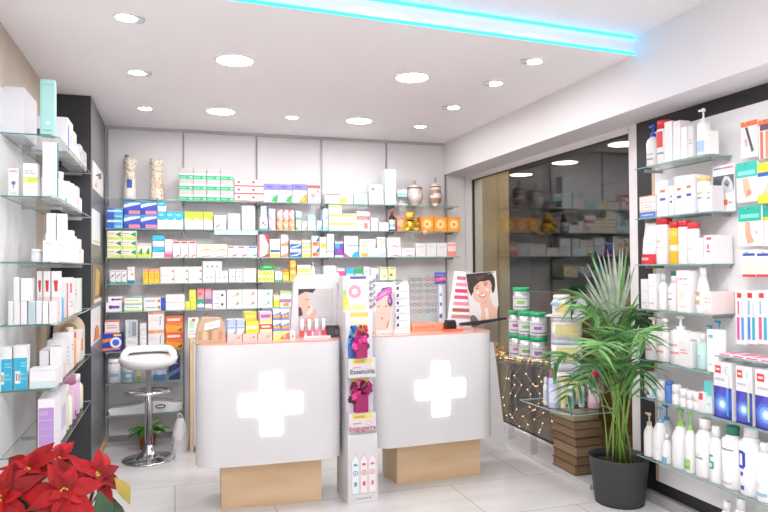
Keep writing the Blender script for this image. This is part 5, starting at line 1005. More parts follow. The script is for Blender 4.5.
# tester display on top of the stand
x0, x1, zb, zt = pan(343, 275.5, 376, 311, YF0+.1); w2 = x1-x0
t = thing('tester_display', 'white tester display with a pastel donut picture on top of the cardboard stand', 'display stand', ((x0+x1)/2, YF0+.1, ztop+.0006), 0); h2 = zt-ztop
b = MB(); b.box(-w2/2, w2/2, 0, .12, 0, h2*.98, M('d9d8dc', .4))
prints_on(b, w2*.7, h2, [R(.02, .05, .98, .8, 'f6e6df'), C(.5, .55, .28, 'f09aae'), C(.5, .55, .12, 'f8efe4'), P('f2cf4a', (.0, .05), (.3, .05), (.1, .6), (0, .6)), R(.1, .04, .95, .2, 'f5e6a0'), P('8fc98a', (.0, .5), (.15, .4), (.1, .7)), R(.3, .9, 1, .97, '6a55a8')], x0=-w2/2); b.build('box', t)
for k in range(5):
    b = MB(); z = h2*(.12+.17*k); b.tube([(w2*.3, -.012, z), (w2*.46, -.004, z+.022)], .009, M('a9adb5', .25, .6), 10); b.build('tester_tube', t)

# ------------------------------------------------------------------ things on the second counter
Y1 = 4.36
def card_pic(px0, py0, px1, py1, Y, prints, label, base='dfe0e3', name='poster_card', lean=.06, d=.006, z=ZT+.0006, lift=0):
    x0, x1, zb, zt = pan(px0, py0, px1, py1, Y); w, h = x1-x0, zt-z
    b = MB(); b.box(-w/2, w/2, 0, d, 0, h, M(base, .35)); prints_on(b, w, h, prints)
    return tag(b.build(name, None, ((x0+x1)/2, Y, z), (-lean, 0, 0)), label, 'poster')
def ell(cx, cy, rx, ry, a=0, n=22): return [(cx+rx*math.cos(t)*math.cos(a)-ry*math.sin(t)*math.sin(a), cy+rx*math.cos(t)*math.sin(a)+ry*math.sin(t)*math.cos(a)) for t in [2*PI*i/n for i in range(n)]]
card_pic(375.8, 282, 397, 334.5, Y1, [R(0, 0, 1, 1, 'c9cacd'), P('dbb3a4', (.02, .1), (.0, .6), (.2, .72), (.72, .74), (.8, .55), (.72, .35), (.55, .2), (.5, .05), (.2, .0)), P('3f3540', (.1, .72), (.35, .88), (.72, .9), (.8, .6), (.74, .5), (.72, .72), (.3, .76)),
    P('a9559a', (.0, .62), (.1, .78), (.45, .86), (.8, .9), (.82, .76), (.45, .72), (.1, .62)), P('c987bb', (.05, .66), (.3, .78), (.7, .84), (.5, .76)), P('7a4288', *ell(.7, .62, .13, .1)), P('b57ac0', *ell(.68, .63, .06, .05)), P('5a4640', (.08, .52), (.22, .54), (.14, .5)), P('5a4640', (.42, .52), (.58, .54), (.5, .5)),
    P('c98f80', (.26, .4), (.34, .38), (.3, .36)), P('c4625f', (.2, .3), (.36, .31), (.28, .26)), P('b97a6a', (.45, .12), (.6, .25), (.68, .3), (.55, .1)), R(0, 0, 1, .06, 'f2d6d6')], 'poster card of a person wearing a purple headscarf, beside the foil packets')
x0, x1, zb, zt = pan(394, 281, 409, 322, 4.31)
t = thing('sachet_rack', 'white rack of striped sachets fanned out between headscarf poster and spectacles', 'rack', ((x0+x1)/2, 4.29, ZT+.0006), -.2); h = zt-ZT; w = x1-x0
b = MB(); b.prism_y([(-w*.5, 0), (w*.5, 0), (w*.45, h*.9), (w*.3, h), (-w*.1, h*.95)], .02, .05, M('eeeff4', .4)); b.build('back_panel', t)
for k in range(6):
    b = MB(); z = h*(.16+.14*k); b.prism_y([(-w*.45, z-.02), (w*.4, z-.012), (w*.42, z+.014), (-w*.4, z+.02)], .008-.001*k, .0195-.001*k if k == 0 else .0125, M('f4f4f8', .4))
    b.face([(-w*.4, .007-.001*k, z-.012), (-w*.22, .007-.001*k, z-.01), (-w*.2, .007-.001*k, z+.012), (-w*.36, .007-.001*k, z+.012)], M('3a4668')); b.build('sachet', t)
# spectacles stand
x0, x1, zb, zt = pan(410.5, 276, 438.5, 331, 4.46); w = x1-x0; cx = (x0+x1)/2
t = thing('spectacles_stand', 'clear acrylic stand holding rows of reading glasses on an orange base', 'display stand', (cx, 4.46, ZT+.0006), 0); h = zt-ZT
b = MB(); b.box(-w/2-.01, w/2+.03, -.06, .1, 0, .05, M('ef9672', .3)); prints_on(b, w, .05, [T(.05, .25, .75, .75, 'd96a4a', 1)], y=-.0604); b.build('base', t)
b = MB(); b.box(-w/2, w/2, .03, .036, .0505, h, ACRYL); b.build('back_sheet', t)
b = MB(); b.box(-w/2-.004, -w/2, .0, .05, .0505, h, ACRYL); b.build('side_sheet', t); b = MB(); b.box(w/2, w/2+.004, 0, .05, .0505, h, ACRYL); b.build('side_sheet', t)
b = MB(); b.box(w*.4, w*.78, .0, .012, h*.84, h*1.06, M('3d4796', .35)); prints_on(b, w*.38, h*.22, [P('e0506a', (0, .2), (1, .35), (1, .62), (0, .5)), P('f2a0a8', (.2, .35), (.8, .45), (.7, .52)), R(.1, .7, .9, .85, '6a74b8')], x0=w*.4, z0=h*.84, y=-.0004); b.build('header_sign', t)
b = MB(); b.box(w*.5+.006, w*.5+.034, .0, .004, h*.2, h*.8, M('c9d4ee', .4)); prints_on(b, .028, h*.6, [R(.1, .02, .9, .15, '4a5aa8'), R(.2, .4, .8, .5, '4a5aa8'), R(.2, .7, .8, .78, '6a7ac0')], x0=w*.5+.006, z0=h*.2); b.build('side_sign', t)
fc = ['3a3036', 'b03a7a', '7a6a55', '4a4a50', '55607a', '5a5460', '9a7a3f', '8a8a7a', 'c05a8a', '6a6a72', '9a8a4a', '5a6a80']
cn = ['black', 'magenta', 'brown', 'dark grey', 'slate blue', 'smoky grey', 'golden brown', 'olive grey', 'pink', 'grey', 'olive yellow', 'steel blue']
for i in range(12):
    r_, c_ = divmod(i, 2); z = on_y(418, (279.5, 285.3, 291.4, 298, 304.6, 311.2)[r_], 4.46).z
    x = cx-w*.26+c_*w*.5; m = M(fc[i], .3); gw = w*.21
    s = thing('reading_glasses', f'{cn[i]} reading glasses, {["inner", "outer"][c_]} column, {ORD[r_]} row from the top of the stand', 'glasses', (x, 4.462, z), 0, 'reading glasses on the clear stand')
    b = MB()
    for sx in (-1, 1):
        b.tube([(sx*gw*.52+gw*.4*math.cos(a), 0, .011*math.sin(a)) for a in [2*PI*k/14 for k in range(15)]], .0021, m, 5, False)
        b.tube([(sx*gw*.92, 0, .004), (sx*gw*.98, .01, .004), (sx*gw*.98, .026, .003)], .0018, m, 5)
    b.tube([(-gw*.12, 0, .003), (0, -.002, .006), (gw*.12, 0, .003)], .0018, m, 5); b.build('frame', s)
    for sx in (-1, 1):
        b = MB(); b.face([(sx*gw*.52+gw*.38*math.cos(a), .0, .01*math.sin(a)) for a in [2*PI*k/14 for k in range(14)]], ACRYL); b.build('lens', s)
# portrait with colour swatches
Y2 = 4.43
x0, x1, zb, zt = pan(447.5, 271, 500, 327, Y2)
t = thing('lip_colour_display', 'lip colour display with smiling short haired portrait and pink swatches', 'display stand', (0, Y2, ZT+.0006), 0)
def pq(x, y, Y=Y2): p = on_y(x, y, Y); return (p.x, p.z-ZT-.0006)
WB = M('f0eff1', .35)
b = MB(); b.prism_y([pq(447, 324), pq(470, 326), pq(470, 300), pq(466, 272), pq(455, 271)], .0, .012, WB); b.build('swatch_board', t)
for k in range(7):
    y = 276+k*6.4; xl = 456.8-k*.9; xr = 466.2+k*.75
    b = MB(); b.prism_y([pq(xl, y+3.4), pq(xr, y+4.2), pq(xr, y+.6), pq(xl, y)], -.003, -.0004, M(['cf6a84', 'd98aa0', 'c9406f', 'd0567f', 'dd8aa4', 'a9604f', 'c98a8a'][k], .3)); b.build('swatch', t)
TL, TR_, BR, BL = pq(464.6, 273.6), pq(493.8, 271.4), pq(498.6, 320), pq(470.3, 327)
b = MB(); b.prism_y([BL, BR, (TR_[0]+.006, TR_[1]+.002), TL], -.02, -.012, M('e9e8ea', .35))
def bil(u, v, y):
    x = (BL[0]*(1-u)+BR[0]*u)*(1-v)+(TL[0]*(1-u)+TR_[0]*u)*v; z = (BL[1]*(1-u)+BR[1]*u)*(1-v)+(TL[1]*(1-u)+TR_[1]*u)*v; return (x, y, z)
SK = 'deb5a5'
art = [('d9d8da', [(0, 0), (1, 0), (1, 1), (0, 1)]), ('6f6664', [(0, 0), (.36, 0), (.26, .1), (.16, .2), (.06, .22), (0, .2)]), (SK, [(.34, .5), (.72, .54), (.8, .36), (.96, .2), (.98, 0), (.3, 0), (.36, .12), (.4, .26)]), ('d9ad9c', [(.38, .44), (.66, .46), (.6, .38), (.45, .36)]), ('4a3a36', [(.97, .3), (1, .3), (1, 0), (.9, 0), (.93, .14)]),
       ('3c322f', [(0, .99), (.86, 1), (.96, .86), (.95, .7), (.9, .6), (.84, .56), (.8, .7), (.2, .6), (.16, .64), (.1, .56), (.03, .7)]), (SK, ell(.5, .655, .34, .215, .35)), (SK, [(.2, .7), (.24, .55), (.45, .44), (.62, .45), (.78, .56), (.84, .74), (.6, .82), (.3, .8)]),
       ('3c322f', [(.08, .9), (.9, .95), (.9, .76), (.83, .8), (.74, .84), (.6, .82), (.45, .83), (.33, .78), (.22, .74), (.17, .62), (.1, .66)]), ('57473f', [(.3, .93), (.7, .95), (.55, .87), (.38, .85)]), ('4a3a36', [(.28, .69), (.4, .7), (.36, .715), (.3, .71)]), ('4a3a36', [(.56, .735), (.7, .755), (.66, .77), (.58, .757)]), ('5a4640', [(.27, .735), (.4, .745), (.38, .757), (.29, .75)]), ('5a4640', [(.55, .775), (.71, .795), (.7, .807), (.57, .792)]),
       ('d3a493', [(.42, .62), (.54, .63), (.5, .605), (.44, .605)]), ('b85a58', [(.36, .565), (.5, .575), (.64, .6), (.58, .53), (.48, .505), (.4, .525)]), ('f6f4f3', [(.39, .56), (.5, .568), (.61, .588), (.56, .545), (.46, .53)]), ('f2d9ce', ell(.32, .62, .06, .03)), ('f2d9ce', ell(.66, .66, .06, .03)), ('8d8d92', [(.72, .955), (.96, .975), (.96, .99), (.72, .975)]), ('f2d8cc', [(.5, .3), (.62, .3), (.62, .02), (.52, .02)])]
for i, (c, pts) in enumerate(art): b.face([bil(u, v, -.0203-.0002*i) for u, v in pts], M(c, .4))
b.build('portrait', t)
b = MB(); a_ = pq(459, 328, Y2-.03); c_ = pq(505, 320, Y2-.03); b.prism_y([(a_[0], .03), (a_[0]+.12, .03), (c_[0], .066), (c_[0], .078), (a_[0], .05)], -.06, -.03, M('2f2f33', .25)); b.build('tray', t)
bx = on_y(445, 322, 4.37).x
b = MB(); b.box(0, .075, 0, .05, 0, .05, M('2a2a2e', .2)); b.box(.006, .07, .004, .046, .05, .062, M('3b3a3f', .25)); tag(b.build('lip_pencil_box', None, (bx, 4.33, ZT+.014), .12), 'small black box in front of the pink colour swatches', 'box')
b = MB(); b.box(0, .13, 0, .09, 0, .0125, M('e8714a', .3)); tag(b.build('leaflet_tray', None, (bx-.01, 4.3, ZT+.0006), .08), 'flat orange tray under the small black box', 'tray')
# ------------------------------------------------------------------ bar stool, potted plant, bag
t = thing('bar_stool', 'white bar stool with slotted low back on a chrome post and disc base', 'stool', (-.195, 5.53, 0), 0)
b = MB(); b.lathe([(.2, 0), (.205, .006), (.19, .014), (.13, .024), (.07, .045), (.042, .085), (.036, .12)], CHROME, 40); b.build('base', t)
b = MB(); b.lathe([(.03, .1205), (.03, .5), (.034, .502), (.034, .53), (.021, .532), (.021, .7115)], CHROME, 24); b.build('post', t)
b = MB(); b.tube([(.165*math.cos(a), -.05+.15*math.sin(a), .545) for a in [2*PI*i/32 for i in range(33)]], .011, CHROME, 10, False)
for a in (-.5, PI+.5): b.tube([(0.03*math.cos(a), .03*math.sin(a), .545), (.165*math.cos(a), -.05+.15*math.sin(a), .545)], .009, CHROME, 8)
b.build('footrest', t)
SEAT = M('f6f6f8', .18, 0, .4)
b = MB(); b.lathe([(.04, .712), (.15, .718), (.208, .752), (.222, .79), (.214, .808), (.18, .80), (.08, .788), (.0005, .784)], SEAT, 40, sy=.92); b.build('seat', t)
b = MB(); n = 22
b.tube([(.185*math.cos(a)*(1.04), .165*math.sin(a)+.01, .80+.052*min(1, math.sin((a-.06)/(PI-.12)*PI)*1.8)) for a in [.06+(PI-.12)*i/n for i in range(n+1)]], [.02]+[.027]*(n-1)+[.02], SEAT, 12); b.build('backrest', t)
XMAX = None                                                    # leaves rest against the window side, never through it
def leaf(b, p, d, up, L, W, m, bend=.3, seg=6, fold=.25, prof=None):
    d = Vector(d).normalized(); up = Vector(up); up = up-d*up.dot(d); up = up.normalized() if up.length > 1e-4 else d.orthogonal().normalized()
    s = d.cross(up); p = Vector(p); prev = None
    prof = prof or [math.sin(PI*min(1, (i/seg)*.92+.06))**.8 for i in range(seg+1)]
    for i in range(seg+1):
        t_ = i/seg; c = p + d*(L*t_) - up*(bend*L*t_*t_); w = W*prof[i]/2
        row = (c - s*w + up*(fold*w), c, c + s*w + up*(fold*w))
        if XMAX is not None:
            for q in row: q.x = min(q.x, XMAX)
        if prev:
            b.face([prev[0], prev[1], row[1], row[0]], m, True); b.face([prev[1], prev[2], row[2], row[1]], m, True)
        prev = row
TERRA = M('a9573a', .7); LG1, LG2, LG3 = M('5f9a3f', .5), M('3f7a34', .5), M('7fb24f', .5)
t = thing('potted_plant', 'small leafy plant in a terracotta pot behind the stool post', 'potted plant', (-.215, 5.86, 0), 0)
b = MB(); b.lathe([(.052, 0), (.072, .12), (.08, .121), (.081, .15), (.07, .15), (.066, .13), (.001, .128)], TERRA, 24); b.build('pot', t)
b = MB(); r = random.Random(3)
for k in range(46):
    a = r.uniform(0, 2*PI); e = r.uniform(-.1, .9); q = r.uniform(.02, .09)
    leaf(b, (q*math.cos(a), q*math.sin(a)*.8-.03, .15+r.uniform(0, .05)), (math.cos(a), math.sin(a)*.7-.2, e*.7), (0, 0, 1), r.uniform(.06, .1), .045, (LG1, LG2, LG3)[k % 3], .5)
b.build('foliage', t)
t = thing('plastic_bag', 'crumpled translucent white plastic bag on the floor by the drawer cabinet', 'bag', (.043, 5.72, 0), .2)
r = random.Random(5); b = MB(); PB = M('dcdcdf', .35)
seg, rings = 18, 9; n0 = 0
for j in range(rings+1):
    f = j/rings
    for i in range(seg):
        a = 2*PI*i/seg; q = (.068*(1-.72*f**2.6)+.002)*(1+r.uniform(-.09, .09)); b.v.append((q*math.cos(a), q*.75*math.sin(a), .27*f+(r.uniform(-.01, .01) if 0 < j else 0)))
for j in range(rings):
    for i in range(seg):
        i2 = (i+1) % seg; b.f.append((j*seg+i, j*seg+i2, (j+1)*seg+i2, (j+1)*seg+i)); b.mi.append(b.mid(PB)); b.sm.append(False)
b.build('body', t)
b = MB(); b.tube([(-.01, 0, .262), (-.02, 0, .29), (-.004, 0, .305), (.012, 0, .29), (.008, 0, .262)], .006, PB, 6); b.build('handle', t)

# ------------------------------------------------------------------ window corner: acrylic table, tins, lights, books, tubs
PLZ = .0355
t = thing('acrylic_table', 'clear acrylic table with tins and fairy lights in front of the window', 'table', (2.66, 4.75, PLZ), 0)
top = [(2.42, 5.12), (2.42, 4.72), (2.50, 4.48), (2.70, 4.30), (2.885, 4.30), (2.885, 5.12)]
b = MB(); b.prism([(x-2.66, y-4.75) for x, y in top], .70, .72, ACRYL, thin_glass('acrylic_edge', 'd5d0cc', .2)); b.build('tabletop', t)
for x, y, a in ((2.665, 4.56, .35), (2.72, 5.02, .35), (2.84, 4.40, 0)):
    b = MB(); c, s = math.cos(a), math.sin(a); b.prism([(x-2.66+c*u-s*v, y-4.75+s*u+c*v) for u, v in ((-.03, -.01), (.03, -.01), (.03, .01), (-.03, .01))], 0, .6995, ACRYL); b.build('leg', t)
ZTB = PLZ+.7206
TIN = M('c6c8cc', .25, .6); TG = M('22b573', .35)
tins = [((2.692, 4.52), 0, 'milk powder tin with green lid, lower one closest to the palm', '9a5fb0'), ((2.668, 4.66), 0, 'milk powder tin with green lid, lower one in the middle of the row', '6fae5a'), ((2.662, 4.80), 0, 'milk powder tin with green lid, lower one closest to the portrait', 'c97ab0'),
        ((2.692, 4.52), 1, 'milk powder tin with green lid, second layer closest to the palm', '9a5fc9'), ((2.668, 4.66), 1, 'milk powder tin with green lid, second layer in the middle', '7fc06a'), ((2.662, 4.80), 1, 'milk powder tin with green lid, second layer closest to the portrait', 'b06a9a'),
        ((2.664, 4.73), 2, 'single milk powder tin with green lid on top of the tin stack', '8ac45f')]
th = .19
for (x, y), lv, lb, c in tins:
    s = thing('milk_powder_tin', lb, 'tin', (x, y, ZTB+lv*th), -.55, 'milk powder tins with green lids')
    b = MB(); R_ = .066
    b.lathe([(R_*.97, 0), (R_, .004), (R_, .03), (R_*.985, .034), (R_, .038), (R_, th-.03)], TIN, 28)
    b.build('can', s)
    b = MB(); b.lathe([(R_*1.02, th-.0295), (R_*1.02, th-.004), (R_*.98, th-.0006)], TG, 28); b.build('lid', s)
    b = MB(); ell_patch(b, R_, R_, -1.4, 1.4, .018, .125, M('d7d7dc', .4), 14); ell_patch(b, R_, R_, -.5, .4, .06, .085, M(c, .4), 8, g=1.02); ell_patch(b, R_, R_, -1.2, 1.1, .1, .106, M('8fa0a8', .4), 12, g=1.02); ell_patch(b, R_, R_, -1.0, 1.2, .03, .04, M('7a8088', .4), 12, g=1.02); b.build('printed_label', s)
# fairy lights
t = thing('fairy_lights', 'string of warm white fairy lights draped over and under the acrylic table', 'fairy lights', (2.55, 4.6, ZTB), 0)
BULB = emit('ffb676', 2.6, 'fairy_bulb'); WIRE = M('d9d2c4', .4); r = random.Random(11)
pts = []; edge = [(2.42, 5.0), (2.42, 4.72), (2.50, 4.48), (2.70, 4.30)]
def along(f):
    f *= 3; i = min(2, int(f)); g = f-i; return (edge[i][0]*(1-g)+edge[i+1][0]*g, edge[i][1]*(1-g)+edge[i+1][1]*g)
bulbs = []; b = MB()
for k in range(9):                                            # strands hanging from the table edge
    f = .1+.86*k/8; x, y = along(f); x -= 2.556; y -= 4.606; n = [4, 3, 5, 3, 5, 6, 9, 13, 12][k]; ln = .55*(.5+.5*k/8)*r.uniform(.8, 1)
    strand = [(x+r.uniform(-.05, .05), y+r.uniform(-.05, .05), -.03-ln*i/n+r.uniform(-.02, .02)) for i in range(n+1)]
    b.tube([(x, y, .004)]+strand, (.0007), WIRE, 4); bulbs += strand[1:]
heap = []                                                     # tangle lying on the tabletop
for k in range(36):
    f = r.uniform(.02, .95); x, y = along(f); heap.append((x-2.55+r.uniform(.02, .12), y-4.6+r.uniform(.0, .1), r.uniform(.006, .03)))
b.tube(heap, (.0007), WIRE, 4)
bulbs = bulbs[:60]+heap
b.build('wire', t)
bm = MB(); bm.ball((0, 0, 0), .0035, BULB, 8, 6); me = bm.mesh('bulb')
for p in bulbs[:98]:
    o = bpy.data.objects.new('bulb', me); col.objects.link(o); o.parent = t; o.location = p
# gold tinsel at the table corner
t = thing('tinsel_garland', 'small heap of golden tinsel on the acrylic table beside the counter end', 'garland', (2.50, 4.86, ZTB), 0); r = random.Random(4)
b = MB()
for k in range(70):
    c = Vector((r.uniform(-.05, .06), r.uniform(-.1, .1), r.uniform(.006, .1))); d = [Vector((r.uniform(-1, 1), r.uniform(-1, 1), r.uniform(-1, 1)))*.02 for _ in range(3)]
    q = [c+v for v in d]; 
    for v in q: v.z = max(.002, v.z)
    b.face(q, M(('d9a24a', 'b9782f', 'f0cf8a')[k % 3], .25, .6))
b.build('foil_strips', t)
# old books
bx, by = 2.648, 3.99; z = PLZ; r = random.Random(9)
bk = [(.066, '6f563e', 'a3876a', 'dark brown'), (.062, '6a4d36', '9c7d5e', 'chestnut brown'), (.07, '7c6148', 'b0957a', 'light brown'), (.058, '5f4733', '967a5e', 'deep brown'), (.06, '735a42', 'a48a6c', 'dull brown'), (.056, '6a523c', '9f8264', 'faded brown'), (.05, '9c9a82', 'c9c0a2', 'grey green'), (.046, '5a4f40', 'e2d9bd', 'cream paged')]
for i, (h, cv, pg, nm) in enumerate(bk):
    dx, dy = r.uniform(-.006, .012), r.uniform(-.01, .012); W_, L_ = .225-(.02 if i > 5 else 0), .3-(.03 if i == 7 else 0)
    t = thing('old_book', f'thick old {nm} book, {ORD[i]} from the bottom of the stack by the window', 'book', (bx+dx, by+dy, z), r.uniform(-.03, .03), 'old books stacked by the window')
    b = MB(); mc = M(cv, .7)
    b.box(0, W_, 0, L_, 0, .004, mc); b.box(0, W_, 0, L_, h-.0046, h-.0006, mc); b.box(W_-.004, W_, 0, L_, .0041, h-.0047, mc); b.build('cover', t)
    pm = noise_mat('old_pages', pg, '%02x%02x%02x' % tuple(int(int(pg[k:k+2], 16)*.78) for k in (0, 2, 4)), 9, .9, (1, 1, 45), 3)
    b = MB(); b.box(.006, W_-.0045, .006, L_-.006, .0042, h-.0048, pm); b.build('page_block', t)
    z += h
ZB = z
t = thing('glass_plate', 'glass plate resting on the old books, carrying the white tubs', 'shelf', (2.66, 4.08, ZB+.0006), 0)
b = MB(); b.prism([(-.23, .28), (-.20, -.2), (-.14, -.3), (.22, -.3), (.22, .28)], 0, .008, SHELF, M('b4cbc7', .15)); b.build('plate', t)
ZG = ZB+.0102
# white tubs tower
TUB = M('f2f1ee', .35); TUBL = M('d9c95a', .45)
def tub(z, h, rz, label, lab, lidc, r_=.105):
    t = thing('plastic_tub', label, 'tub', (2.70, 4.15, z), rz, 'white plastic tubs stacked on the glass plate')
    b = MB(); b.prism(rrect(2*r_, 1.7*r_, .035, 5), 0, h*.8, TUB, None, True); b.build('body', t)
    b = MB(); b.prism(rrect(2.04*r_, 1.74*r_, .036, 5), h*.8+.0005, h-.001, M(lidc, .4), None, True); b.build('lid', t)
    b = MB(); b.box(-r_*.8, r_*.7, -1.7*r_/2-.001, -1.7*r_/2-.0004, h*.15, h*.68, M(lab, .45)); b.box(-r_*.3, r_*.4, -1.7*r_/2-.0015, -1.7*r_/2-.0011, h*.22, h*.6, M('efe6a9', .45)); b.box(r_+.0003, r_+.001, -r_*.6, r_*.5, h*.15, h*.68, M(lab, .45)); b.build('printed_label', t)
    return t
z = ZG+.0006
for h, lb, lab, lc in ((.29, 'tall white plastic tub with pale yellow label, bottom of the tower', 'e3dc9a', 'd6dbe4'), (.165, 'white plastic tub with yellow green label and bluish lid, second from bottom of the tower', 'dde29a', 'c2d4ea'), (.165, 'white plastic tub with pale label, directly below the top tub', 'e6dda2', 'dfe0e2')):
    tub(z, h, -.5+.1*h, lb, lab, lc); z += h
b = MB(); b.prism(rrect(.27, .2, .03, 4), 0, .006, M('eef0f2', .35)); tag(b.build('paper_sheet', None, (2.69, 4.14, z+.0006), -.7), 'white sheet jutting out under the topmost tub of the tower', 'sheet')
z += .0075
t = thing('plastic_tub', 'topmost white tub with round lid and blue bow on the tower', 'tub', (2.665, 4.15, z), -.5)
b = MB(); b.lathe([(.062, 0), (.068, .006), (.068, .1), (.055, .118)], M('ece9e2', .35), 24); b.build('body', t)
b = MB(); b.lathe([(.06, .1185), (.06, .142), (.054, .146)], M('f1f2f4', .35), 24); b.build('lid', t)
b = MB(); ell_patch(b, .068, .068, -.6, .7, .02, .09, M('ecd98a', .45)); ell_patch(b, .068, .068, .75, 1.3, .02, .09, M('a9c4e6', .45)); b.build('printed_label', t)
b = MB()
for s in (-1, 1): b.ball((-.045+s*.018, -.062, .085), .02, M('a9c9ea', .35), 10, 7, (1, .45, .75))
b.tube([(-.045, -.065, .08), (-.05, -.072, .05), (-.038, -.072, .035)], .006, M('b5d2ee', .35), 6); b.build('ribbon_bow', t)
b = MB(); r = random.Random(2)
b.prism([(.0, -.07), (.085, -.05), (.09, .07), (.01, .08)], 0, .118, M('e6ebf2', .35)); tag(b.build('folded_bag', None, (2.738, 4.10, z), -.35), 'folded white and pale blue bag beside the topmost tub', 'bag')
# small bottles on the glass plate
def plate_bottle(px, yt, wd, body, cap, look, Y, lab=None, ch=.05):
    p = on_y(px, 400, Y); zt = on_y(px, yt, Y).z; h = zt-ZG-.0006
    t = thing('bottle', look, 'bottle', (p.x, Y, ZG+.0006), -.5, 'bottles on the glass plate')
    b = MB(); b.lathe([(wd*.92, 0), (wd, .006), (wd, h-ch-.012), (wd*.7, h-ch)], M(body, .3), 18, sy=.8); b.build('body', t)
    b = MB(); b.lathe([(wd*.72, h-ch+.0005), (wd*.74, h-.006), (wd*.6, h)], M(cap, .3), 16, sy=.95); b.build('cap', t)
    if lab: b = MB(); ell_patch(b, wd, wd*.8, -1, 1, h*.15, h*.55, M(lab, .45), g=1.02); b.build('printed_label', t)
plate_bottle(553.5, 371, .034, 'b9cbe6', 'e0559a', 'pale blue bottle with pink cap in front of the tub tower', 4.02, 'dbe4f2', .045)
plate_bottle(546, 377, .018, 'e6e8ee', 'f1f1f4', 'slim white bottle at the corner of the glass plate', 4.12, 'c9d4e4')
plate_bottle(571, 385, .02, 'c4cfe2', 'e3e6ee', 'small blue white bottle in front of the tower base', 3.96, '8f9fc4')
plate_bottle(563, 383, .017, 'e9e6d2', 'f1f1f4', 'small cream bottle beside the pink capped bottle', 3.99, 'e2d88a')
plate_bottle(594, 371, .042, 'e9b9d2', 'd8206f', 'bottle with bright magenta cap behind the palm fronds', 3.92, 'f2dbe8', .075)
plate_bottle(581.5, 378, .02, 'dfe6ee', 'c9d4e4', 'white bottle between tower and magenta capped bottle', 3.97, 'a9bcd9')

# ------------------------------------------------------------------ palm
PX, PY = 2.69, 3.56
t = thing('potted_palm', 'tall green palm in a charcoal pot on the floor before the shelves', 'potted palm', (PX, PY, 0), 0)
POT = M('3a3b3f', .55); SOIL = noise_mat('soil', '1f1a16', '3a3029', 40, .95)
b = MB(); b.lathe([(.142, 0), (.15, .01), (.184, .286), (.187, .292), (.178, .292), (.170, .25)], POT, 40, cap=False); b.lathe([(.15, 0), (.0005, .001)], POT, 40, cap=False); b.build('pot', t)
b = MB(); b.lathe([(.169, .243), (.09, .252), (.0005, .256)], SOIL, 30, cap=False); b.build('soil', t)
G = [noise_mat('palm_leaf_'+str(i), a, c, 14, .42, (1, 1, 1), 4) for i, (a, c) in enumerate((('2f6428', '47823a'), ('234f24', '38702f'), ('55904a', '76a862'), ('8a9f8a', 'b3c2b0')))]
XMAX = 2.868-PX
STEM = noise_mat('palm_stem', '6f9a3f', '94b85a', 10, .5)
r = random.Random(21)
def frond(base, mid, tip, n, ll, mats, w=.017, rise=.6, stem_r=.0045, start=.34):
    P0, P2 = Vector(base), Vector(tip); Mi = Vector(mid); P1 = (Mi-P0*.25-P2*.25)*2
    f = lambda u: P0*(1-u)**2+P1*2*u*(1-u)+P2*u*u
    b = MB(); pts = [f(i/16) for i in range(17)]; b.tube(pts, [stem_r*(1-.75*i/16) for i in range(17)], STEM, 6); 
    for k in range(n):
        u = start+(1-start)*(k+.5)/n; c = f(u); d = (f(min(1, u+.02))-f(u-.02)).normalized()
        side = d.cross(Vector((0, 0, 1))); side = side.normalized() if side.length > .05 else Vector((1, 0, 0))
        L = ll*(.55+.75*math.sin(PI*min(1, .12+.8*(k+.5)/n)))*r.uniform(.85, 1.12)
        for sg in (-1, 1):
            dr = (side*sg*.8+d*.75+Vector((0, 0, rise*.35))+Vector((r.uniform(-.12, .12), r.uniform(-.12, .12), r.uniform(-.1, .1)))).normalized()
            leaf(b, c, dr, (-.2, -.6, .8), L, w*r.uniform(.9, 1.3), mats[r.randrange(len(mats))], r.uniform(.3, .65), 5, .3, [.5, .95, 1, .8, .45, .04])
    b.build('frond', t)
o = Vector((PX, PY, 0))
def at(px, py, Y): return on_y(px, py, Y)-o
fr = [  # mid px, tip px, Y mid, Y tip
    ((584, 365), (551, 372), 3.45, 3.42, 12, .16, (0, 1)), ((596, 322), (574, 306), 3.66, 3.74, 12, .17, (0, 2)),
    ((612, 335), (592, 318), 3.52, 3.45, 12, .16, (2, 0)), ((622, 338), (640, 322), 3.46, 3.40, 12, .16, (0, 1)),
    ((626, 350), (646, 346), 3.30, 3.12, 12, .17, (0, 2)), ((628, 372), (643, 392), 3.32, 3.16, 10, .15, (1, 0)), ((596, 385), (566, 400), 3.42, 3.32, 10, .15, (1, 0)),
    ((609, 372), (585, 385), 3.30, 3.14, 11, .15, (0, 1)), ((618, 360), (616, 338), 3.38, 3.22, 12, .16, (0, 2, 1)), ((600, 345), (584, 308), 3.5, 3.46, 9, .14, (2, 0)),
    ((620, 345), (630, 318), 3.6, 3.62, 11, .15, (1, 0)), ((611, 362), (598, 352), 3.28, 3.08, 11, .15, (0, 2))]
for i, (m_, tp, ym, yt, n, ll, mi) in enumerate(fr):
    a = 2*PI*i/len(fr); base = (.085*math.cos(a), .07*math.sin(a), .25)
    frond(base, at(m_[0], m_[1], ym), at(tp[0], tp[1], yt), n, ll, [G[k] for k in mi])
for px, py in ((612, 430), (619, 425), (626, 432), (634, 428)):   # bare canes
    a = at(px, py-58, 3.5+r.uniform(-.06, .06)); b = MB(); b.tube([(r.uniform(-.04, .04), r.uniform(-.03, .03), .25), tuple(a)], [.009, .006], STEM, 8); b.build('cane', t)
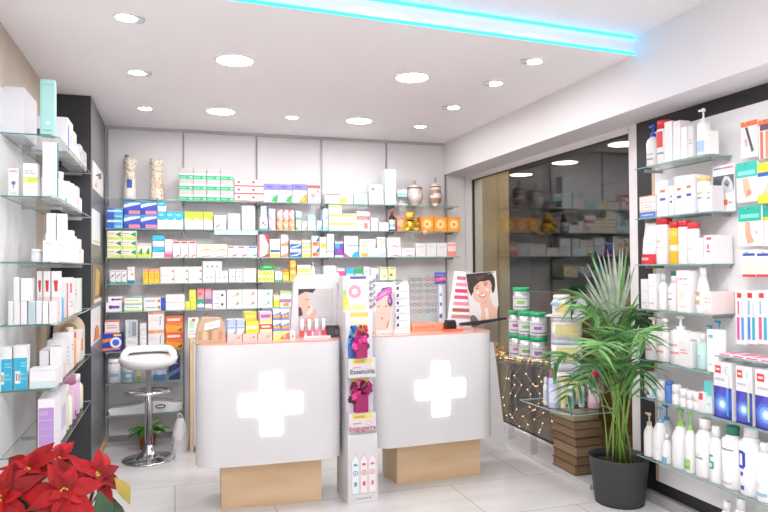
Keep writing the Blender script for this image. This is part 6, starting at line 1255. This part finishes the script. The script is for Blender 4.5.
# crown of broad silvery leaves on top
crown = at(615, 328, 3.56)
b = MB(); b.tube([(.01, .0, .25), tuple(at(620, 385, 3.58)), tuple(crown)], [.012, .011, .014], M('6f6a4a', .8), 8); b.build('trunk', t)
for px, py, Y, w in ((593, 250, 3.66, .034), (604, 249, 3.56, .036), (617, 242, 3.62, .04), (629, 243, 3.5, .036), (634, 251, 3.4, .034), (588, 265, 3.52, .034), (585, 279, 3.64, .03), (586, 290, 3.5, .028), (592, 302, 3.42, .028), (640, 268, 3.42, .034), (610, 262, 3.44, .036), (624, 262, 3.4, .036), (642, 290, 3.35, .03), (600, 276, 3.72, .032), (598, 249, 3.6, .034), (611, 245, 3.5, .034), (623, 247, 3.62, .034), (584, 272, 3.58, .03), (582, 296, 3.4, .028), (594, 262, 3.44, .03), (637, 262, 3.38, .03)):
    e = at(px, py, Y); d = e-crown; L = d.length
    b = MB(); leaf(b, crown+Vector((r.uniform(-.01, .01), r.uniform(-.01, .01), r.uniform(-.05, .02))), d+Vector((0, 0, .12*L)), (-.3, -1, .25), L, w*.82, G[3] if r.random() < .75 else G[2], .12, 8, .35, [.45, .75, .95, 1, .95, .8, .55, .3, .03]); b.build('crown_leaf', t)

XMAX = None
# ------------------------------------------------------------------ poinsettia near the camera
QX, QY = -.275, 2.03
t = thing('plant_stand', 'white round plant stand under the poinsettia', 'stand', (QX, QY, 0), 0)
b = MB(); b.lathe([(.13, 0), (.13, .015), (.02, .03)], WHITE, 24); b.build('base', t)
b = MB(); b.lathe([(.02, .0305), (.02, .4795)], WHITE, 16); b.build('post', t)
b = MB(); b.lathe([(.14, .48), (.14, .5)], WHITE, 28); b.build('top', t)
t = thing('poinsettia', 'red poinsettia with dark green leaves in the lower corner of the picture', 'potted plant', (QX, QY, .5006), 0)
b = MB(); b.lathe([(.06, 0), (.085, .14), (.09, .142), (.09, .16), (.08, .16), (.076, .14), (.0005, .138)], M('b5482f', .6), 24); b.build('pot', t)
REDS = [noise_mat('bract_red_'+str(i), a, c, 18, .75, (1, 1, 1), 5, .15) for i, (a, c) in enumerate((('8c000e', 'ac0614'), ('740008', '94040e'), ('9c0412', 'b80c1a')))]
GLV = [noise_mat('poinsettia_leaf_'+str(i), a, c, 14, .45, (1, 1, 1), 5, .15) for i, (a, c) in enumerate((('24482c', '3a6440'), ('1c3c26', '2e5636')))]; YG = noise_mat('leaf_turning', '7a8f3a', 'b98f3f', 16, .5)
o = Vector((QX, QY, .5006)); r = random.Random(8)
PB_ = [.18, .5, .86, 1, .82, .42, .03]
heads = [((30, 470), 2.03, 1.0, (-.25, -.75, .75)), ((57, 462), 2.16, .95, (.1, -.45, 1)), ((64, 492), 1.9, 1.0, (.15, -.9, .6)), ((97, 477), 2.04, .85, (.35, -.75, .7)), ((2, 500), 1.92, .9, (-.3, -.8, .6)), ((90, 470), 2.2, .7, (.3, -.2, 1)), ((14, 470), 2.2, .7, (-.4, -.1, 1))]
for i, ((px, py), Y, k, nr) in enumerate(heads):
    c = on_y(px, py, Y)-o; nr = Vector(nr).normalized(); u = nr.orthogonal().normalized(); v = nr.cross(u)
    b = MB(); b.tube([(c.x*.25, c.y*.25, .14), tuple(c*.7+Vector((0, 0, .05))), tuple(c-nr*.006)], .0042, M('7a4a34', .6), 6); b.build('stem', t)
    b = MB()
    for ring, (n, L, W, el) in enumerate(((5, .112, .05, .05), (5, .082, .04, .35), (4, .045, .026, .8))):
        for j in range(n):
            a = 2*PI*(j+.5*ring)/n+i*.7+r.uniform(-.22, .22); d = u*math.cos(a)+v*math.sin(a)+nr*(el+r.uniform(-.15, .15))
            leaf(b, c+nr*(.004*ring), d, nr, L*k*r.uniform(.75, 1.18), W*k*r.uniform(.9, 1.15), REDS[r.randrange(3)], r.uniform(.1, .6), 6, .3, PB_)
    f = b.build('flower_head', t)
    b = MB()
    for j in range(7): b.ball(tuple(c+nr*.012+u*r.uniform(-.009, .009)+v*r.uniform(-.009, .009)), .0036, M(('d9b93a', '8fae3f')[j % 2], .5), 7, 5)
    b.build('flower_centre', f)
for (px, py), Y, L, m, nr in (((26, 486), 2.0, .12, 0, (-.2, -.8, .5)), ((20, 500), 1.98, .12, 1, (.1, -.9, .3)), ((38, 505), 1.97, .11, 0, (.3, -.8, .4)), ((84, 506), 1.96, .1, 1, (.2, -.9, .4)), ((99, 492), 2.0, .11, 0, (.3, -.8, .4)), ((112, 498), 2.04, .1, 1, (.5, -.7, .4)), ((6, 480), 2.05, .1, 0, (-.5, -.6, .5)), ((50, 508), 1.95, .1, 1, (.0, -.9, .4)), ((115, 478), 2.02, .085, 2, (.6, -.6, .5)), ((70, 500), 2.1, .11, 0, (0, -.7, .7))):
    c = on_y(px, py, Y)-o; d = Vector((c.x*.6, -.25, -.75 if m < 2 else -.6)); d += Vector((.5 if px > 60 else -.1, 0, 0))*(.8 if m == 2 else .3)
    b = MB(); leaf(b, c, d, Vector(nr), L, L*.52, YG if m == 2 else GLV[m], .2, 6, .2, PB_); b.tube([(c.x*.5, c.y*.5, c.z-.06), tuple(c)], .002, M('7a4a34', .6), 5); b.build('leaf', t)
r = random.Random(1)
b = MB()
for k in range(26):
    a = r.uniform(0, 2*PI); q = r.uniform(.02, .1); leaf(b, (q*math.cos(a), q*math.sin(a), r.uniform(.2, .33)), (math.cos(a), math.sin(a), r.uniform(-.5, .2)), (0, 0, 1), r.uniform(.07, .11), .05, GLV[k % 2], .3, 6, .2, PB_)
b.build('foliage', t)
# two white bottles standing low in front of the dark kick board
for px, yt, lb in ((727.5, 501, 'white bottle top showing below the lowest shelf, beside its twin'), (741, 498, 'second white bottle top below the lowest shelf, towards the frame edge')):
    p = on_x(px, yt, 2.80); t = thing('bottle', lb, 'bottle', (2.80, p.y, 0), 0, 'bottles on the floor below the lowest shelf')
    b = MB(); h = p.z; b.lathe([(.034, 0), (.036, .006), (.036, h*.7), (.02, h*.8)], M('f1f1f3', .3), 18); b.build('body', t)
    b = MB(); b.lathe([(.022, h*.8+.0005), (.022, h-.004), (.018, h)], M('f4f4f5', .3), 16); b.build('cap', t)
